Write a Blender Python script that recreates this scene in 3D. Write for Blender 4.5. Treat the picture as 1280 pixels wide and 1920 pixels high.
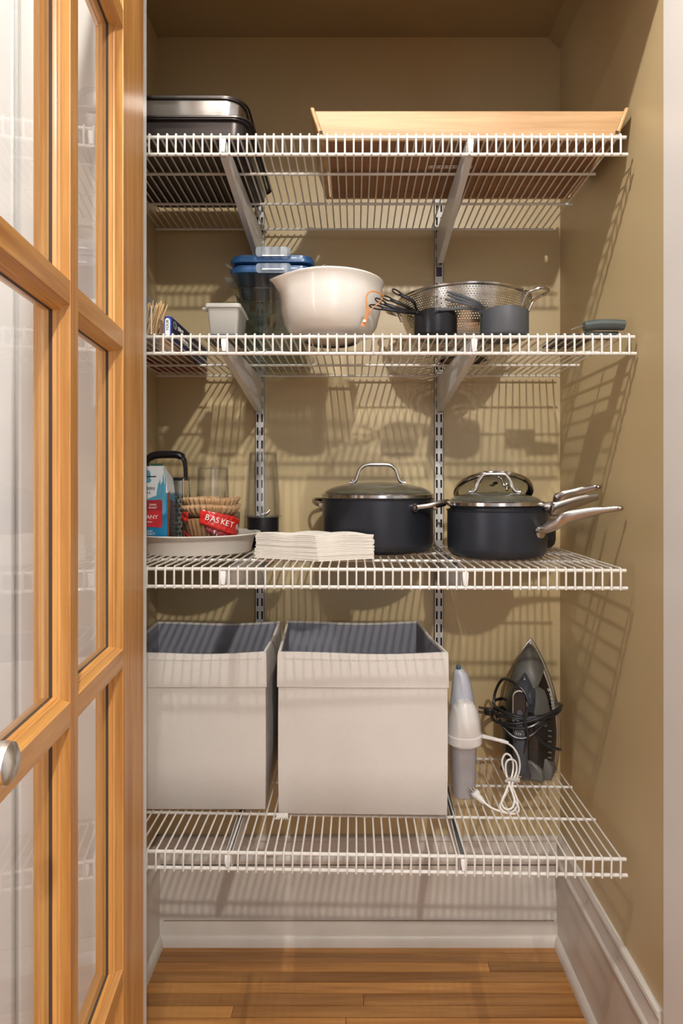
import bpy, math, random
from mathutils import Vector, Matrix
random.seed(7)
for o in list(bpy.data.objects): bpy.data.objects.remove(o)
S = bpy.context.scene; COL = S.collection; PI = math.pi
# ------------------------------------------------------------------ camera
EYE = 1.186; F = 1129.0; VX, VY = 665.0, 908.0     # eye height (m), focal length (px), principal point (px of 1280x1920)
cam = bpy.data.cameras.new('camera'); camo = bpy.data.objects.new('camera', cam); COL.objects.link(camo)
cam.sensor_fit = 'VERTICAL'; cam.sensor_height = 36; cam.sensor_width = 24
cam.lens = 36*F/1920; cam.shift_x = (640-VX)/1920; cam.shift_y = (VY-960)/1920
cam.clip_start = 0.02
camo.location = (0, 0, EYE); camo.rotation_euler = (PI/2, 0, 0)
S.camera = camo
S.cycles.transparent_max_bounces = 40
S.view_settings.view_transform = 'Standard'; S.view_settings.look = 'None'
S.view_settings.gamma = 1; S.view_settings.use_curve_mapping = False
S.view_settings.exposure = 0.0
# ------------------------------------------------------------------ world and lights
w = bpy.data.worlds.new('world'); S.world = w; w.use_nodes = True
w.node_tree.nodes['Background'].inputs[0].default_value = (0.80, 0.90, 1.0, 1)
w.node_tree.nodes['Background'].inputs[1].default_value = 0.9
def lamp(name, kind, loc, power, color, radius=0.03, size=None, rot=(0,0,0)):
    l = bpy.data.lights.new(name, kind); l.energy = power; l.color = color
    if kind == 'POINT': l.shadow_soft_size = radius
    else: l.shape = 'RECTANGLE'; l.size, l.size_y = size
    o = bpy.data.objects.new(name, l); COL.objects.link(o); o.location = loc; o.rotation_euler = rot
    return o
lamp('ceiling_lamp_room', 'POINT', (0.42, -1.27, 2.70), 165, (1.0, 0.95, 0.87), 0.035)
lamp('ceiling_lamp_closet_side', 'POINT', (-0.19, 0.38, 2.69), 62, (1.0, 0.96, 0.90), 0.018)
lamp('window_daylight', 'AREA', (0.55, -2.42, 1.15), 7, (0.82, 0.90, 1.0), size=(0.9, 1.7), rot=(PI/2, 0, 0))
lamp('side_window_daylight', 'AREA', (-1.66, -0.75, 1.05), 20, (0.93, 0.96, 1.0), size=(0.9, 1.5), rot=(PI/2, 0, -PI/2))

# ------------------------------------------------------------------ materials
def newmat(name):
    m = bpy.data.materials.new(name); m.use_nodes = True
    nt = m.node_tree; return m, nt, nt.nodes['Principled BSDF']
def L(nt, a, b): nt.links.new(a, b)
def mat(name, col, rough=0.5, metal=0.0, var=0.0, vscale=20, bump=0.0, bscale=200, coat=0.0, spec=0.5, stretch=None, trans=0, alpha=1):
    m, nt, p = newmat(name); N = nt.nodes
    p.inputs['Base Color'].default_value = (*col, 1); p.inputs['Roughness'].default_value = rough
    p.inputs['Metallic'].default_value = metal; p.inputs['Coat Weight'].default_value = coat
    p.inputs['Specular IOR Level'].default_value = spec
    p.inputs['Transmission Weight'].default_value = trans; p.inputs['Alpha'].default_value = alpha
    tc = N.new('ShaderNodeTexCoord'); mp = N.new('ShaderNodeMapping'); L(nt, tc.outputs['Object'], mp.inputs[0])
    if stretch: mp.inputs['Scale'].default_value = stretch
    if var:
        n = N.new('ShaderNodeTexNoise'); n.inputs['Scale'].default_value = vscale; n.inputs['Detail'].default_value = 5
        L(nt, mp.outputs[0], n.inputs[0])
        r = N.new('ShaderNodeValToRGB'); r.color_ramp.elements[0].position = .3; r.color_ramp.elements[1].position = .72
        r.color_ramp.elements[0].color = (*[c*(1-var) for c in col], 1); r.color_ramp.elements[1].color = (*[min(1, c*(1+var*.6)) for c in col], 1)
        L(nt, n.outputs[0], r.inputs[0]); L(nt, r.outputs[0], p.inputs['Base Color'])
    if bump:
        n2 = N.new('ShaderNodeTexNoise'); n2.inputs['Scale'].default_value = bscale; n2.inputs['Detail'].default_value = 4
        L(nt, mp.outputs[0], n2.inputs[0])
        b = N.new('ShaderNodeBump'); b.inputs['Strength'].default_value = bump; b.inputs['Distance'].default_value = 0.002
        L(nt, n2.outputs[0], b.inputs['Height']); L(nt, b.outputs[0], p.inputs['Normal'])
    return m
def wood(name, axis, light, dark, scale=14, rough=0.35, coat=0.3, island=0.0):
    m, nt, p = newmat(name); N = nt.nodes
    tc = N.new('ShaderNodeTexCoord'); mp = N.new('ShaderNodeMapping')
    sc = [1, 1, 1]; sc['xyz'.index(axis)] = 0.045; mp.inputs['Scale'].default_value = sc
    oi = N.new('ShaderNodeObjectInfo'); ad = N.new('ShaderNodeVectorMath'); ad.operation = 'MULTIPLY_ADD'
    L(nt, oi.outputs['Random'], ad.inputs[0]); ad.inputs[1].default_value = (3.1, 5.7, 4.3); L(nt, tc.outputs['Object'], ad.inputs[2])
    L(nt, ad.outputs[0], mp.inputs[0])
    n = N.new('ShaderNodeTexNoise'); n.inputs['Scale'].default_value = scale*3; n.inputs['Detail'].default_value = 6; n.inputs['Distortion'].default_value = .9
    L(nt, mp.outputs[0], n.inputs[0])
    n2 = N.new('ShaderNodeTexNoise'); n2.inputs['Scale'].default_value = scale*22; n2.inputs['Detail'].default_value = 3
    L(nt, mp.outputs[0], n2.inputs[0])
    mx = N.new('ShaderNodeMath'); mx.operation = 'MULTIPLY_ADD'; L(nt, n2.outputs[0], mx.inputs[0]); mx.inputs[1].default_value = .38
    L(nt, n.outputs[0], mx.inputs[2])
    r = N.new('ShaderNodeValToRGB'); e = r.color_ramp.elements
    e[0].position = .48; e[0].color = (*dark, 1); e[1].position = .84; e[1].color = (*light, 1)
    L(nt, mx.outputs[0], r.inputs[0])
    hs = N.new('ShaderNodeHueSaturation'); mr = N.new('ShaderNodeMapRange'); L(nt, oi.outputs['Random'], mr.inputs[0])
    mr.inputs[3].default_value = 1-island; mr.inputs[4].default_value = 1+island
    L(nt, mr.outputs[0], hs.inputs['Value']); L(nt, r.outputs[0], hs.inputs['Color']); L(nt, hs.outputs[0], p.inputs['Base Color'])
    p.inputs['Roughness'].default_value = rough; p.inputs['Coat Weight'].default_value = coat; p.inputs['Coat Roughness'].default_value = .15
    b = N.new('ShaderNodeBump'); b.inputs['Strength'].default_value = .08; b.inputs['Distance'].default_value = .001
    L(nt, mx.outputs[0], b.inputs['Height']); L(nt, b.outputs[0], p.inputs['Normal'])
    return m
def clear(name, tint=(.93, .95, .95), edge=(.35, .38, .40), ior=1.5, haze=0.0, hazecol=(.8,.8,.8), rough=0.02):
    m, nt, p = newmat(name); N = nt.nodes; N.remove(p); out = N['Material Output']
    lw = N.new('ShaderNodeLayerWeight'); lw.inputs[0].default_value = .35
    pw = N.new('ShaderNodeMath'); pw.operation = 'POWER'; L(nt, lw.outputs['Facing'], pw.inputs[0]); pw.inputs[1].default_value = 2.2
    mc = N.new('ShaderNodeMix'); mc.data_type = 'RGBA'; L(nt, pw.outputs[0], mc.inputs[0])
    mc.inputs[6].default_value = (*tint, 1); mc.inputs[7].default_value = (*edge, 1)
    tr = N.new('ShaderNodeBsdfTransparent'); L(nt, mc.outputs[2], tr.inputs[0])
    gl = N.new('ShaderNodeBsdfGlossy'); gl.inputs['Roughness'].default_value = rough
    f0 = ((ior-1)/(ior+1))**2
    lf = N.new('ShaderNodeLayerWeight'); lf.inputs[0].default_value = .5
    p5 = N.new('ShaderNodeMath'); p5.operation = 'POWER'; L(nt, lf.outputs['Facing'], p5.inputs[0]); p5.inputs[1].default_value = 4.6
    fr = N.new('ShaderNodeMath'); fr.operation = 'MULTIPLY_ADD'; L(nt, p5.outputs[0], fr.inputs[0]); fr.inputs[1].default_value = 1-f0; fr.inputs[2].default_value = f0
    s = tr.outputs[0]
    if haze:
        df = N.new('ShaderNodeBsdfDiffuse'); df.inputs[0].default_value = (*hazecol, 1)
        tl = N.new('ShaderNodeBsdfTranslucent'); tl.inputs[0].default_value = (*hazecol, 1)
        mm = N.new('ShaderNodeMixShader'); mm.inputs[0].default_value = .4; L(nt, df.outputs[0], mm.inputs[1]); L(nt, tl.outputs[0], mm.inputs[2])
        m2 = N.new('ShaderNodeMixShader'); m2.inputs[0].default_value = haze; L(nt, s, m2.inputs[1]); L(nt, mm.outputs[0], m2.inputs[2]); s = m2.outputs[0]
    mx = N.new('ShaderNodeMixShader'); L(nt, fr.outputs[0], mx.inputs[0]); L(nt, s, mx.inputs[1]); L(nt, gl.outputs[0], mx.inputs[2])
    L(nt, mx.outputs[0], out.inputs[0]); return m
def perforated(name, col, polar, n_around, pitch, radius, rough=.25, upper=None):
    """steel sheet with punched holes: rows of holes around the axis (polar) or across x"""
    m, nt, p = newmat(name); N = nt.nodes; out = N['Material Output']
    p.inputs['Base Color'].default_value = (*col, 1); p.inputs['Metallic'].default_value = 1; p.inputs['Roughness'].default_value = rough
    tc = N.new('ShaderNodeTexCoord'); sp = N.new('ShaderNodeSeparateXYZ'); L(nt, tc.outputs['Object'], sp.inputs[0])
    def M(op, a, b=None):
        q = N.new('ShaderNodeMath'); q.operation = op
        for i, v in enumerate((a, b)):
            if v is None: continue
            if isinstance(v, (int, float)): q.inputs[i].default_value = v
            else: L(nt, v, q.inputs[i])
        return q.outputs[0]
    if polar: u = M('MULTIPLY', M('ARCTAN2', sp.outputs[1], sp.outputs[0]), n_around/(2*PI))
    else: u = M('DIVIDE', M('ADD', sp.outputs[0], sp.outputs[1]), n_around)
    v = M('DIVIDE', sp.outputs[2], pitch)
    fl = M('FLOOR', v); par = M('MULTIPLY', M('MODULO', fl, 2), .5)
    fu = M('SUBTRACT', M('FRACT', M('ADD', M('ADD', u, par), 200)), .5); fv = M('SUBTRACT', M('FRACT', M('ADD', v, 50)), .5)
    d = M('SQRT', M('ADD', M('MULTIPLY', fu, fu), M('MULTIPLY', fv, fv)))
    hole = M('LESS_THAN', d, radius)
    if upper is not None: hole = M('MULTIPLY', hole, M('LESS_THAN', sp.outputs[2], upper))
    tr = N.new('ShaderNodeBsdfTransparent'); mx = N.new('ShaderNodeMixShader')
    L(nt, hole, mx.inputs[0]); L(nt, p.outputs[0], mx.inputs[1]); L(nt, tr.outputs[0], mx.inputs[2]); L(nt, mx.outputs[0], out.inputs[0])
    return m

M = {}
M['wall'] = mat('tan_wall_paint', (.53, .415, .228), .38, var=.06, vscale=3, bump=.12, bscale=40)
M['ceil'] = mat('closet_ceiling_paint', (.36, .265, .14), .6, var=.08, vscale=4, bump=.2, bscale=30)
M['room'] = mat('room_white_paint', (.36, .36, .38), .7, var=.03, vscale=2)
M['front'] = mat('front_wall_white', (.76, .75, .71), .55, var=.03, vscale=2)
M['trim'] = mat('white_trim_paint', (.80, .785, .755), .35, var=.03, vscale=6, bump=.05, bscale=60)
M['base'] = mat('worn_baseboard_paint', (.64, .59, .53), .4, var=.12, vscale=7, bump=.15, bscale=50)
M['pineV'] = wood('pine_vertical', 'z', (.67, .345, .10), (.44, .18, .038), rough=.42, coat=.12)
M['pineH'] = wood('pine_horizontal', 'x', (.66, .335, .092), (.42, .17, .036))
M['planks'] = wood('maple_floor_strip', 'x', (.44, .21, .060), (.24, .095, .022), scale=9, rough=.32, coat=.25, island=.36)
M['tray'] = wood('tray_pine', 'x', (.50, .31, .145), (.36, .195, .075), scale=10, rough=.45, coat=.15)
M['trayb'] = wood('tray_plywood', 'x', (.30, .14, .06), (.20, .085, .035), scale=10, rough=.5, coat=.05)
M['glass'] = clear('pane_glass', (.99, .995, .99), (.80, .84, .82), 1.5)
M['knob'] = mat('brushed_nickel', (.74, .73, .70), .28, 1.0)
M['wire'] = mat('white_coated_wire', (.69, .665, .62), .32, var=.03, vscale=50, coat=.3)
M['bracket'] = mat('white_bracket_steel', (.66, .65, .64), .35, var=.04, vscale=30)
M['clip'] = mat('white_clip_plastic', (.80, .80, .80), .4)
M['dark'] = mat('slot_shade_dark', (.02, .02, .025), .6)  # near-black that paints the shade inside the uprights' slots
M['grime'] = mat('dark_joint', (.05, .03, .018), .8)
M['blackmetal'] = mat('dark_nonstick', (.055, .045, .042), .33, .6, var=.1, vscale=12)
M['steel'] = mat('brushed_steel', (.62, .60, .57), .24, 1.0, bump=.1, bscale=90, stretch=(.05, .05, 1))
M['chrome'] = mat('polished_steel', (.58, .56, .53), .14, 1.0)
M['porcelain'] = mat('glossy_cream_bowl', (.74, .715, .67), .16, coat=.6)
M['melamine'] = mat('matte_cream_dish', (.72, .67, .61), .4, coat=.1)
M['leather'] = mat('tan_leather', (.50, .20, .06), .55, var=.15, vscale=60)
M['black'] = mat('black_plastic', (.012, .012, .014), .3)
M['blackcup'] = mat('black_metal_cup', (.02, .02, .024), .26, .5)
M['greycup'] = mat('dark_grey_silicone', (.055, .06, .068), .5)
M['handle'] = mat('satin_steel_handle', (.42, .39, .36), .27, 1.0)
M['greentool'] = mat('slate_handle', (.065, .08, .08), .35)
M['anodised'] = mat('anodised_pot', (.022, .025, .034), .34, .35, bump=.03, bscale=300)
M['lidglass'] = clear('lid_glass', (.90, .91, .88), (.40, .41, .38), 1.5, haze=.13, hazecol=(.40, .42, .37))
M['clearplastic'] = clear('smoky_clear_plastic', (.98, .98, .985), (.50, .50, .53), 1.5)
M['dishglass'] = clear('green_tint_glass', (.955, .975, .965), (.58, .66, .64), 1.52)
M['latch'] = clear('clear_latch', (.82, .87, .92), (.5, .55, .6), 1.45, haze=.35, hazecol=(.65, .72, .80))
M['blue'] = mat('blue_lid_plastic', (.018, .075, .20), .3)
M['seethru'] = clear('milky_plastic', (.9, .9, .88), (.6, .6, .6), 1.45, haze=.72, hazecol=(.72, .71, .67), rough=.2)
M['tank'] = clear('frosted_tank', (.72, .72, .76), (.4, .4, .45), 1.45, haze=.62, hazecol=(.72, .70, .74), rough=.25)
M['skewer'] = mat('bamboo', (.62, .42, .20), .6, var=.15, vscale=30)
M['card'] = mat('brown_cardboard', (.26, .15, .08), .8, var=.1)
M['greycard'] = mat('grey_cardboard', (.28, .27, .26), .7)
M['redcard'] = mat('dark_red_carton', (.20, .025, .02), .5)
M['bluecard'] = mat('blue_carton', (.015, .04, .30), .4)
M['navycard'] = mat('navy_carton', (.02, .022, .05), .4)
M['white'] = mat('white_print', (.78, .77, .74), .5)
M['green'] = mat('green_print', (.02, .09, .05), .5)
M['kraft'] = mat('kraft_filter_paper', (.46, .29, .15), .8, var=.08, vscale=60)
M['redfilm'] = mat('red_plastic_film', (.55, .02, .015), .22, coat=.5, bump=.4, bscale=35)
M['darkredfilm'] = mat('dark_red_film', (.16, .012, .02), .25, coat=.4)
M['film'] = clear('clear_film', (.93, .90, .87), (.6, .5, .45), 1.5, rough=.08)
M['napkin'] = mat('white_paper', (.76, .72, .65), .85, var=.03, vscale=80, bump=.2, bscale=300)
M['bagblue'] = mat('bag_deep_blue', (.01, .17, .33), .4)
M['bagsky'] = mat('bag_sky_blue', (.08, .29, .42), .4)
M['bagwhite'] = mat('bag_pale_grey', (.62, .66, .68), .4)
M['bagred'] = mat('bag_red', (.50, .025, .03), .4)
M['bagdred'] = mat('bag_dark_red', (.32, .02, .03), .4)
M['bagside'] = mat('bag_dark_side', (.03, .015, .03), .4, var=.4, vscale=60)
M['rust'] = mat('bag_rust', (.33, .10, .03), .5)
M['fabric'] = mat('white_bin_fabric', (.60, .565, .525), .85, var=.025, vscale=9, bump=.25, bscale=700)
M['fabricin'] = mat('grey_bin_lining', (.27, .275, .32), .9, bump=.2, bscale=500)
M['wplastic'] = mat('white_plastic', (.72, .70, .69), .3, coat=.2)
M['lav'] = mat('pale_lavender_plastic', (.44, .455, .52), .3)
M['wcord'] = mat('white_cord', (.72, .69, .65), .45)
M['bluetip'] = mat('blue_tip', (.03, .09, .15), .3)
M['ironblack'] = mat('iron_black', (.010, .009, .010), .22, coat=.2)
M['irongrey'] = mat('iron_grey', (.10, .098, .088), .45)
M['ironslate'] = mat('iron_slate', (.05, .054, .068), .38)
M['irontank'] = mat('iron_tank', (.03, .045, .06), .12, coat=.6)
M['champagne'] = mat('champagne_plate', (.42, .36, .29), .3, .7)
M['holes'] = perforated('perforated_steel', (.52, .49, .45), True, 150, .0046, .30)
M['grater'] = perforated('grater_steel', (.60, .57, .50), False, .0088, .0105, .33, upper=.128)

# ------------------------------------------------------------------ mesh builder
def P(px, py, d):
    return Vector(((px-VX)*d/F, d, EYE-(py-VY)*d/F))
class MB:
    def __init__(s): s.v = []; s.f = []
    def add(s, vs, fs):
        n = len(s.v); s.v += [tuple(v) for v in vs]; s.f += [tuple(i+n for i in f) for f in fs]; return s
    def box(s, x0, x1, y0, y1, z0, z1):
        return s.add([(x, y, z) for z in (z0, z1) for y in (y0, y1) for x in (x0, x1)],
            [(0,2,3,1),(4,5,7,6),(0,1,5,4),(2,6,7,3),(0,4,6,2),(1,3,7,5)])
    def loft(s, rings, caps=(True, True), closed=False):
        n = len(rings[0]); vs = [p for r in rings for p in r]; fs = []
        m = len(rings)
        for i in range(m if closed else m-1):
            j = (i+1) % m
            for k in range(n):
                l = (k+1) % n
                fs.append((i*n+k, i*n+l, j*n+l, j*n+k))
        if not closed:
            if caps[0]: fs.append(tuple(range(n))[::-1])
            if caps[1]: fs.append(tuple((m-1)*n+k for k in range(n)))
        return s.add(vs, fs)
    def lathe(s, cx, cy, prof, seg=48, wob=None):
        """closed profile list [(r,z)...]; r=0 ends make poles"""
        rings = []
        for i, (r, z) in enumerate(prof):
            rings.append([(cx+max(r, 1e-5)*math.cos(2*PI*k/seg)*(1), cy+max(r, 1e-5)*math.sin(2*PI*k/seg), z) for k in range(seg)])
        return s.loft(rings, (False, False))
    def prism(s, poly, axis, a, b):
        """poly of 2D points; extruded along axis from a to b. axis x: (y,z); y: (x,z); z: (x,y)"""
        def pt(p, t):
            return {'x': (t, p[0], p[1]), 'y': (p[0], t, p[1]), 'z': (p[0], p[1], t)}[axis]
        return s.loft([[pt(p, a) for p in poly], [pt(p, b) for p in poly]])
    def tube(s, pts, r, seg=8, closed=False, flat=None):
        pts = [Vector(p) for p in pts]; n = len(pts); rs = r if isinstance(r, (list, tuple)) else [r]*n
        tan = []
        for i in range(n):
            a = pts[(i-1) % n] if (closed or i > 0) else pts[i]; b = pts[(i+1) % n] if (closed or i < n-1) else pts[i]
            t = (b-a); tan.append(t.normalized() if t.length > 1e-9 else Vector((0, 0, 1)))
        ref = Vector((0, 0, 1)) if abs(tan[0].z) < .9 else Vector((0, 1, 0))
        if flat: ref = Vector(flat)
        nrm = (ref - tan[0]*ref.dot(tan[0])).normalized(); rings = []
        asp = (1, 1)
        for i in range(n):
            if flat: nrm = (ref - tan[i]*ref.dot(tan[i])).normalized()
            elif i: nrm = (nrm - tan[i]*nrm.dot(tan[i])).normalized()
            bi = tan[i].cross(nrm); ri = rs[i]
            ra, rb = (ri if isinstance(ri, (tuple, list)) else (ri, ri))
            rings.append([pts[i]+nrm*math.cos(2*PI*k/seg)*ra+bi*math.sin(2*PI*k/seg)*rb for k in range(seg)])
        return s.loft(rings, closed=closed)
    def ball(s, c, r, seg=16, sc=(1, 1, 1)):
        rings = []
        for i in range(seg//2+1):
            a = -PI/2+PI*i/(seg//2); rr = max(math.cos(a), 1e-4)*r
            rings.append([(c[0]+rr*math.cos(2*PI*k/seg)*sc[0], c[1]+rr*math.sin(2*PI*k/seg)*sc[1], c[2]+r*math.sin(a)*sc[2]) for k in range(seg)])
        return s.loft(rings)
    def build(s, name, m, parent=None, bevel=0, smooth=35, base=None, sub=0, solid=0, bseg=2):
        b = Vector(base) if base is not None else (worldbase(parent) if parent else Vector((0, 0, 0)))
        me = bpy.data.meshes.new(name); me.from_pydata([tuple(Vector(v)-b) for v in s.v], [], s.f); me.validate()
        import bmesh
        bm = bmesh.new(); bm.from_mesh(me); bmesh.ops.recalc_face_normals(bm, faces=bm.faces); bm.to_mesh(me); bm.free()
        if smooth: me.shade_smooth(); me.set_sharp_from_angle(angle=math.radians(smooth))
        me.materials.append(M[m] if isinstance(m, str) else m)
        o = bpy.data.objects.new(name, me); COL.objects.link(o)
        if parent: o.parent = parent; 
        elif base is not None: o.location = b
        if solid:
            q = o.modifiers.new('s', 'SOLIDIFY'); q.thickness = solid; q.offset = 0
        if bevel:
            q = o.modifiers.new('b', 'BEVEL'); q.width = bevel; q.segments = bseg; q.limit_method = 'ANGLE'; q.angle_limit = math.radians(40)
            q.harden_normals = False
        if sub:
            q = o.modifiers.new('u', 'SUBSURF'); q.levels = sub; q.render_levels = sub
        return o
BASES = {}
def worldbase(o):
    while o.parent: o = o.parent
    return BASES.get(o.name, Vector((0, 0, 0)))
def tag(o, label, cat, group=None):
    o['label'] = label; o['category'] = cat
    if group: o['group'] = group
    return o
def thing(name, label, cat, loc, group=None, local=False, rot=(0,0,0)):
    o = bpy.data.objects.new(name, None); COL.objects.link(o); o.location = loc; o.rotation_euler = rot
    o.empty_display_size = .02
    BASES[o.name] = Vector((0, 0, 0)) if local else Vector(loc)
    return tag(o, label, cat, group)
def struct(o): o['kind'] = 'structure'; return o
def sroot(name, loc=(0,0,0), rot=(0,0,0), local=False):
    o = bpy.data.objects.new(name, None); COL.objects.link(o); o.location = loc; o.rotation_euler = rot
    BASES[o.name] = Vector((0,0,0)) if local else Vector(loc); return struct(o)
def copytree(o, parent=None, loc=None):
    c = o.copy(); COL.objects.link(c); c.parent = parent
    if loc is not None: c.location = loc
    for ch in list(o.children): copytree(ch, c)
    return c
def text(name, body, size, o, right, up, m, parent, base=None, align='LEFT', ext=.0002, xs=1.0):
    """flat lettering with its origin at o (world), reading direction right, upward direction up"""
    cu = bpy.data.curves.new(name, 'FONT'); cu.body = body; cu.size = size; cu.extrude = ext; cu.align_x = align
    t = bpy.data.objects.new('tmp', cu); COL.objects.link(t)
    dg = bpy.context.evaluated_depsgraph_get(); me = bpy.data.meshes.new_from_object(t.evaluated_get(dg))
    bpy.data.objects.remove(t)
    r = Vector(right).normalized(); u = Vector(up).normalized(); n = r.cross(u)
    b = worldbase(parent) if parent else Vector((0, 0, 0))
    o = Vector(o)
    for v in me.vertices: v.co = o + r*v.co.x*xs + u*v.co.y + n*v.co.z - b
    me.name = name; me.materials.clear(); me.materials.append(M[m])
    ob = bpy.data.objects.new(name, me); COL.objects.link(ob); ob.parent = parent; return ob
def rrect(cx, cy, hx, hy, r, z, n=5):
    pts = []
    for (sx, sy, a0) in ((1, 1, 0), (-1, 1, PI/2), (-1, -1, PI), (1, -1, 3*PI/2)):
        for k in range(n+1):
            a = a0+PI/2*k/n; pts.append((cx+sx*(hx-r)+r*math.cos(a), cy+sy*(hy-r)+r*math.sin(a), z))
    return pts
def smoothpath(pts, n=6):
    """Catmull-Rom through pts"""
    pts = [Vector(p) for p in pts]; out = []
    for i in range(len(pts)-1):
        p0 = pts[max(i-1, 0)]; p1 = pts[i]; p2 = pts[i+1]; p3 = pts[min(i+2, len(pts)-1)]
        for k in range(n):
            t = k/n
            out.append(.5*((2*p1)+(p2-p0)*t+(2*p0-5*p1+4*p2-p3)*t*t+(3*p1-p0-3*p2+p3)*t**3))
    out.append(pts[-1]); return out

# ------------------------------------------------------------------ the setting
XL, XR, YB, ZC = -.512, .532, 1.562, EYE+1.159
YF = 1.039                                            # closet side of the front wall
OL, OR, OH = -.359, .527, EYE+.962                    # opening: left jamb, right jamb, head
FW = .938                                             # room side of the front wall
struct(MB().box(XL-.06, XR+.06, YB, YB+.06, -.02, ZC+.06).build('wall_back', 'wall'))
struct(MB().box(XL-.06, XL, YF-.0, YB, 0, ZC).build('wall_left', 'wall'))
struct(MB().box(XR, XR+.06, 1.031, YB, 0, ZC).build('wall_right', 'wall'))
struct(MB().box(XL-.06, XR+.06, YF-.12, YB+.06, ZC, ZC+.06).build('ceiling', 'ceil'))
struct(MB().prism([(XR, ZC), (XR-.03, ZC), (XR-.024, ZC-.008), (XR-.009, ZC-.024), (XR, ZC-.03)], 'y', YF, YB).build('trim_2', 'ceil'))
# room around the camera
RX0, RX1, RY0, RZ = -1.7, 2.0, -2.5, 2.78
struct(MB().box(RX0, OL-.019, FW, YF, 0, RZ).box(OL-.02, XR+.03, FW, YF, OH+.019, RZ).box(OR+.02, RX1, FW, 1.03, 0, RZ).build('wall_front', 'front'))
struct(MB().box(RX0-.06, RX0, RY0, FW, 0, RZ).build('wall_room_left', 'room'))
struct(MB().box(RX1, RX1+.06, RY0, FW, 0, RZ).build('wall_room_right', 'room'))
struct(MB().box(RX0, RX1, RY0-.06, RY0, 0, RZ).build('wall_room_back', 'room'))
struct(MB().box(RX0, RX1, RY0, YF, RZ, RZ+.05).build('ceiling_room', 'room'))
# left and right jambs, head, casing
struct(MB().box(OL-.02, OL, FW-.001, YF+.001, 0, OH).build('trim_3', 'trim', bevel=.002))
struct(MB().box(OR, OR+.025, FW-.003, 1.0305, 0, OH).build('trim_4', 'trim', bevel=.002))
struct(MB().box(OL, OR, FW-.001, YF+.001, OH-.0, OH+.02).build('trim_5', 'trim'))
cs = [(-.365, .912), (-.372, .908), (-.470, .910), (-.478, .906), (-.488, .908), (-.495, .904), (-.506, .902), (-.512, .906), (-.514, .938), (-.365, .938)]
struct(MB().prism([(x, y+.012) for x, y in cs], 'z', 0, OH+.08).build('trim_6', 'trim'))
struct(MB().box(-.60, -.528, .93, FW, 0, OH+.2).build('trim_7', 'trim', bevel=.003))
struct(MB().box(OR+.006, OR+.13, .918, FW, 0, OH+.08).build('trim_8', 'trim', bevel=.004))
# baseboards: flat board, stepped foot, cap moulding, quarter round
def board_profile(t=.010):
    return [(0, 0), (t, 0), (t, .205), (t+.0015, .206), (t+.0015, .211), (t+.006, .213), (t+.008, .219), (t+.0065, .225), (t+.002, .229), (t-.001, .245),
            (t-.003, .262), (t-.001, .264), (t+.0015, .268), (t, .274), (t-.004, .277), (0, .277)]
br = sroot('baseboard_right')
MB().prism([(XR-a, z) for a, z in board_profile()], 'y', YF, YB).build('moulded_board', 'base', br)
MB().box(XR-.0115, XR-.0095, YF, YB-.01, .2045, .2065).build('joint_line', 'grime', br)
q = [(0, 0)]+[(.012*math.cos(a*PI/12), .026*math.sin(a*PI/12)) for a in range(7)]
MB().prism([(XR-.010-a, z) for a, z in q], 'y', YF, YB-.012).build('shoe_moulding', 'base', br)
bb = sroot('baseboard_back')
MB().prism([(YB-a, z) for a, z in [(0,0),(.012,0),(.012,.060),(.010,.063),(.010,.205)]+board_profile()[3:]], 'x', XL, XR-.01).build('moulded_board', 'base', bb)
MB().prism([(YB-.012-a*.8, z) for a, z in q], 'x', XL+.005, XR-.012).build('shoe_moulding', 'base', bb)
MB().box(XL, XR-.01, YB-.0125, YB-.0105, .205, .2068).build('joint_line', 'grime', bb)
MB().box(XL+.02, XR-.02, YB-.0128, YB-.011, .0620, .0627).build('crack', 'card', bb)
bl = sroot('baseboard_left')
MB().prism([(XL+a, z) for a, z in board_profile()], 'y', YF, YB).build('moulded_board', 'base', bl)
MB().prism([(XL+.010+a, z) for a, z in q], 'y', YF, YB-.012).build('shoe_moulding', 'base', bl)
# floor: strips one by one in the closet and at its door, plain beyond
fl = struct(MB().box(RX0, RX1, RY0, YB+.02, -.03, -.006).build('floor', 'grime'))
BASES['floor'] = Vector((0, 0, 0))
rows = [1.550, 1.524, 1.494, 1.465, 1.434, 1.403, 1.370, 1.339]
while rows[-1] > .62: rows.append(rows[-1]-.0315)
joints = {5: [.020], 6: [-.275], 7: [-.02], 2: [.33], 9: [.2]}
for i in range(len(rows)-1):
    y1, y0 = rows[i]-.0010, rows[i+1]+.0010
    xs = [-.60]+joints.get(i, [random.uniform(-.1, .5)] if i > 8 else [])+[.62]
    if y0 > YF: xs[0], xs[-1] = XL+.006, XR-.006
    for a, b in zip(xs[:-1], xs[1:]):
        dz = random.uniform(-.0003, .0003)
        ob = MB().box(a+.0007, b-.0007, y0, y1, -.012, dz).build('floor_strip', 'planks', fl, smooth=0)
MB().box(RX0, RX1, RY0, rows[-1], -.02, 0).build('room_floor_boards', 'planks', fl)

# ------------------------------------------------------------------ the open glazed pine door
X0, Y0 = -.325, .925; TH = .036
ang = math.atan2(-.994, .1105)
dr = sroot('door_1', (X0, Y0, 0), (0, 0, ang), local=True)     # local x: from hinge towards the latch, local -y... see sgn
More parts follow.
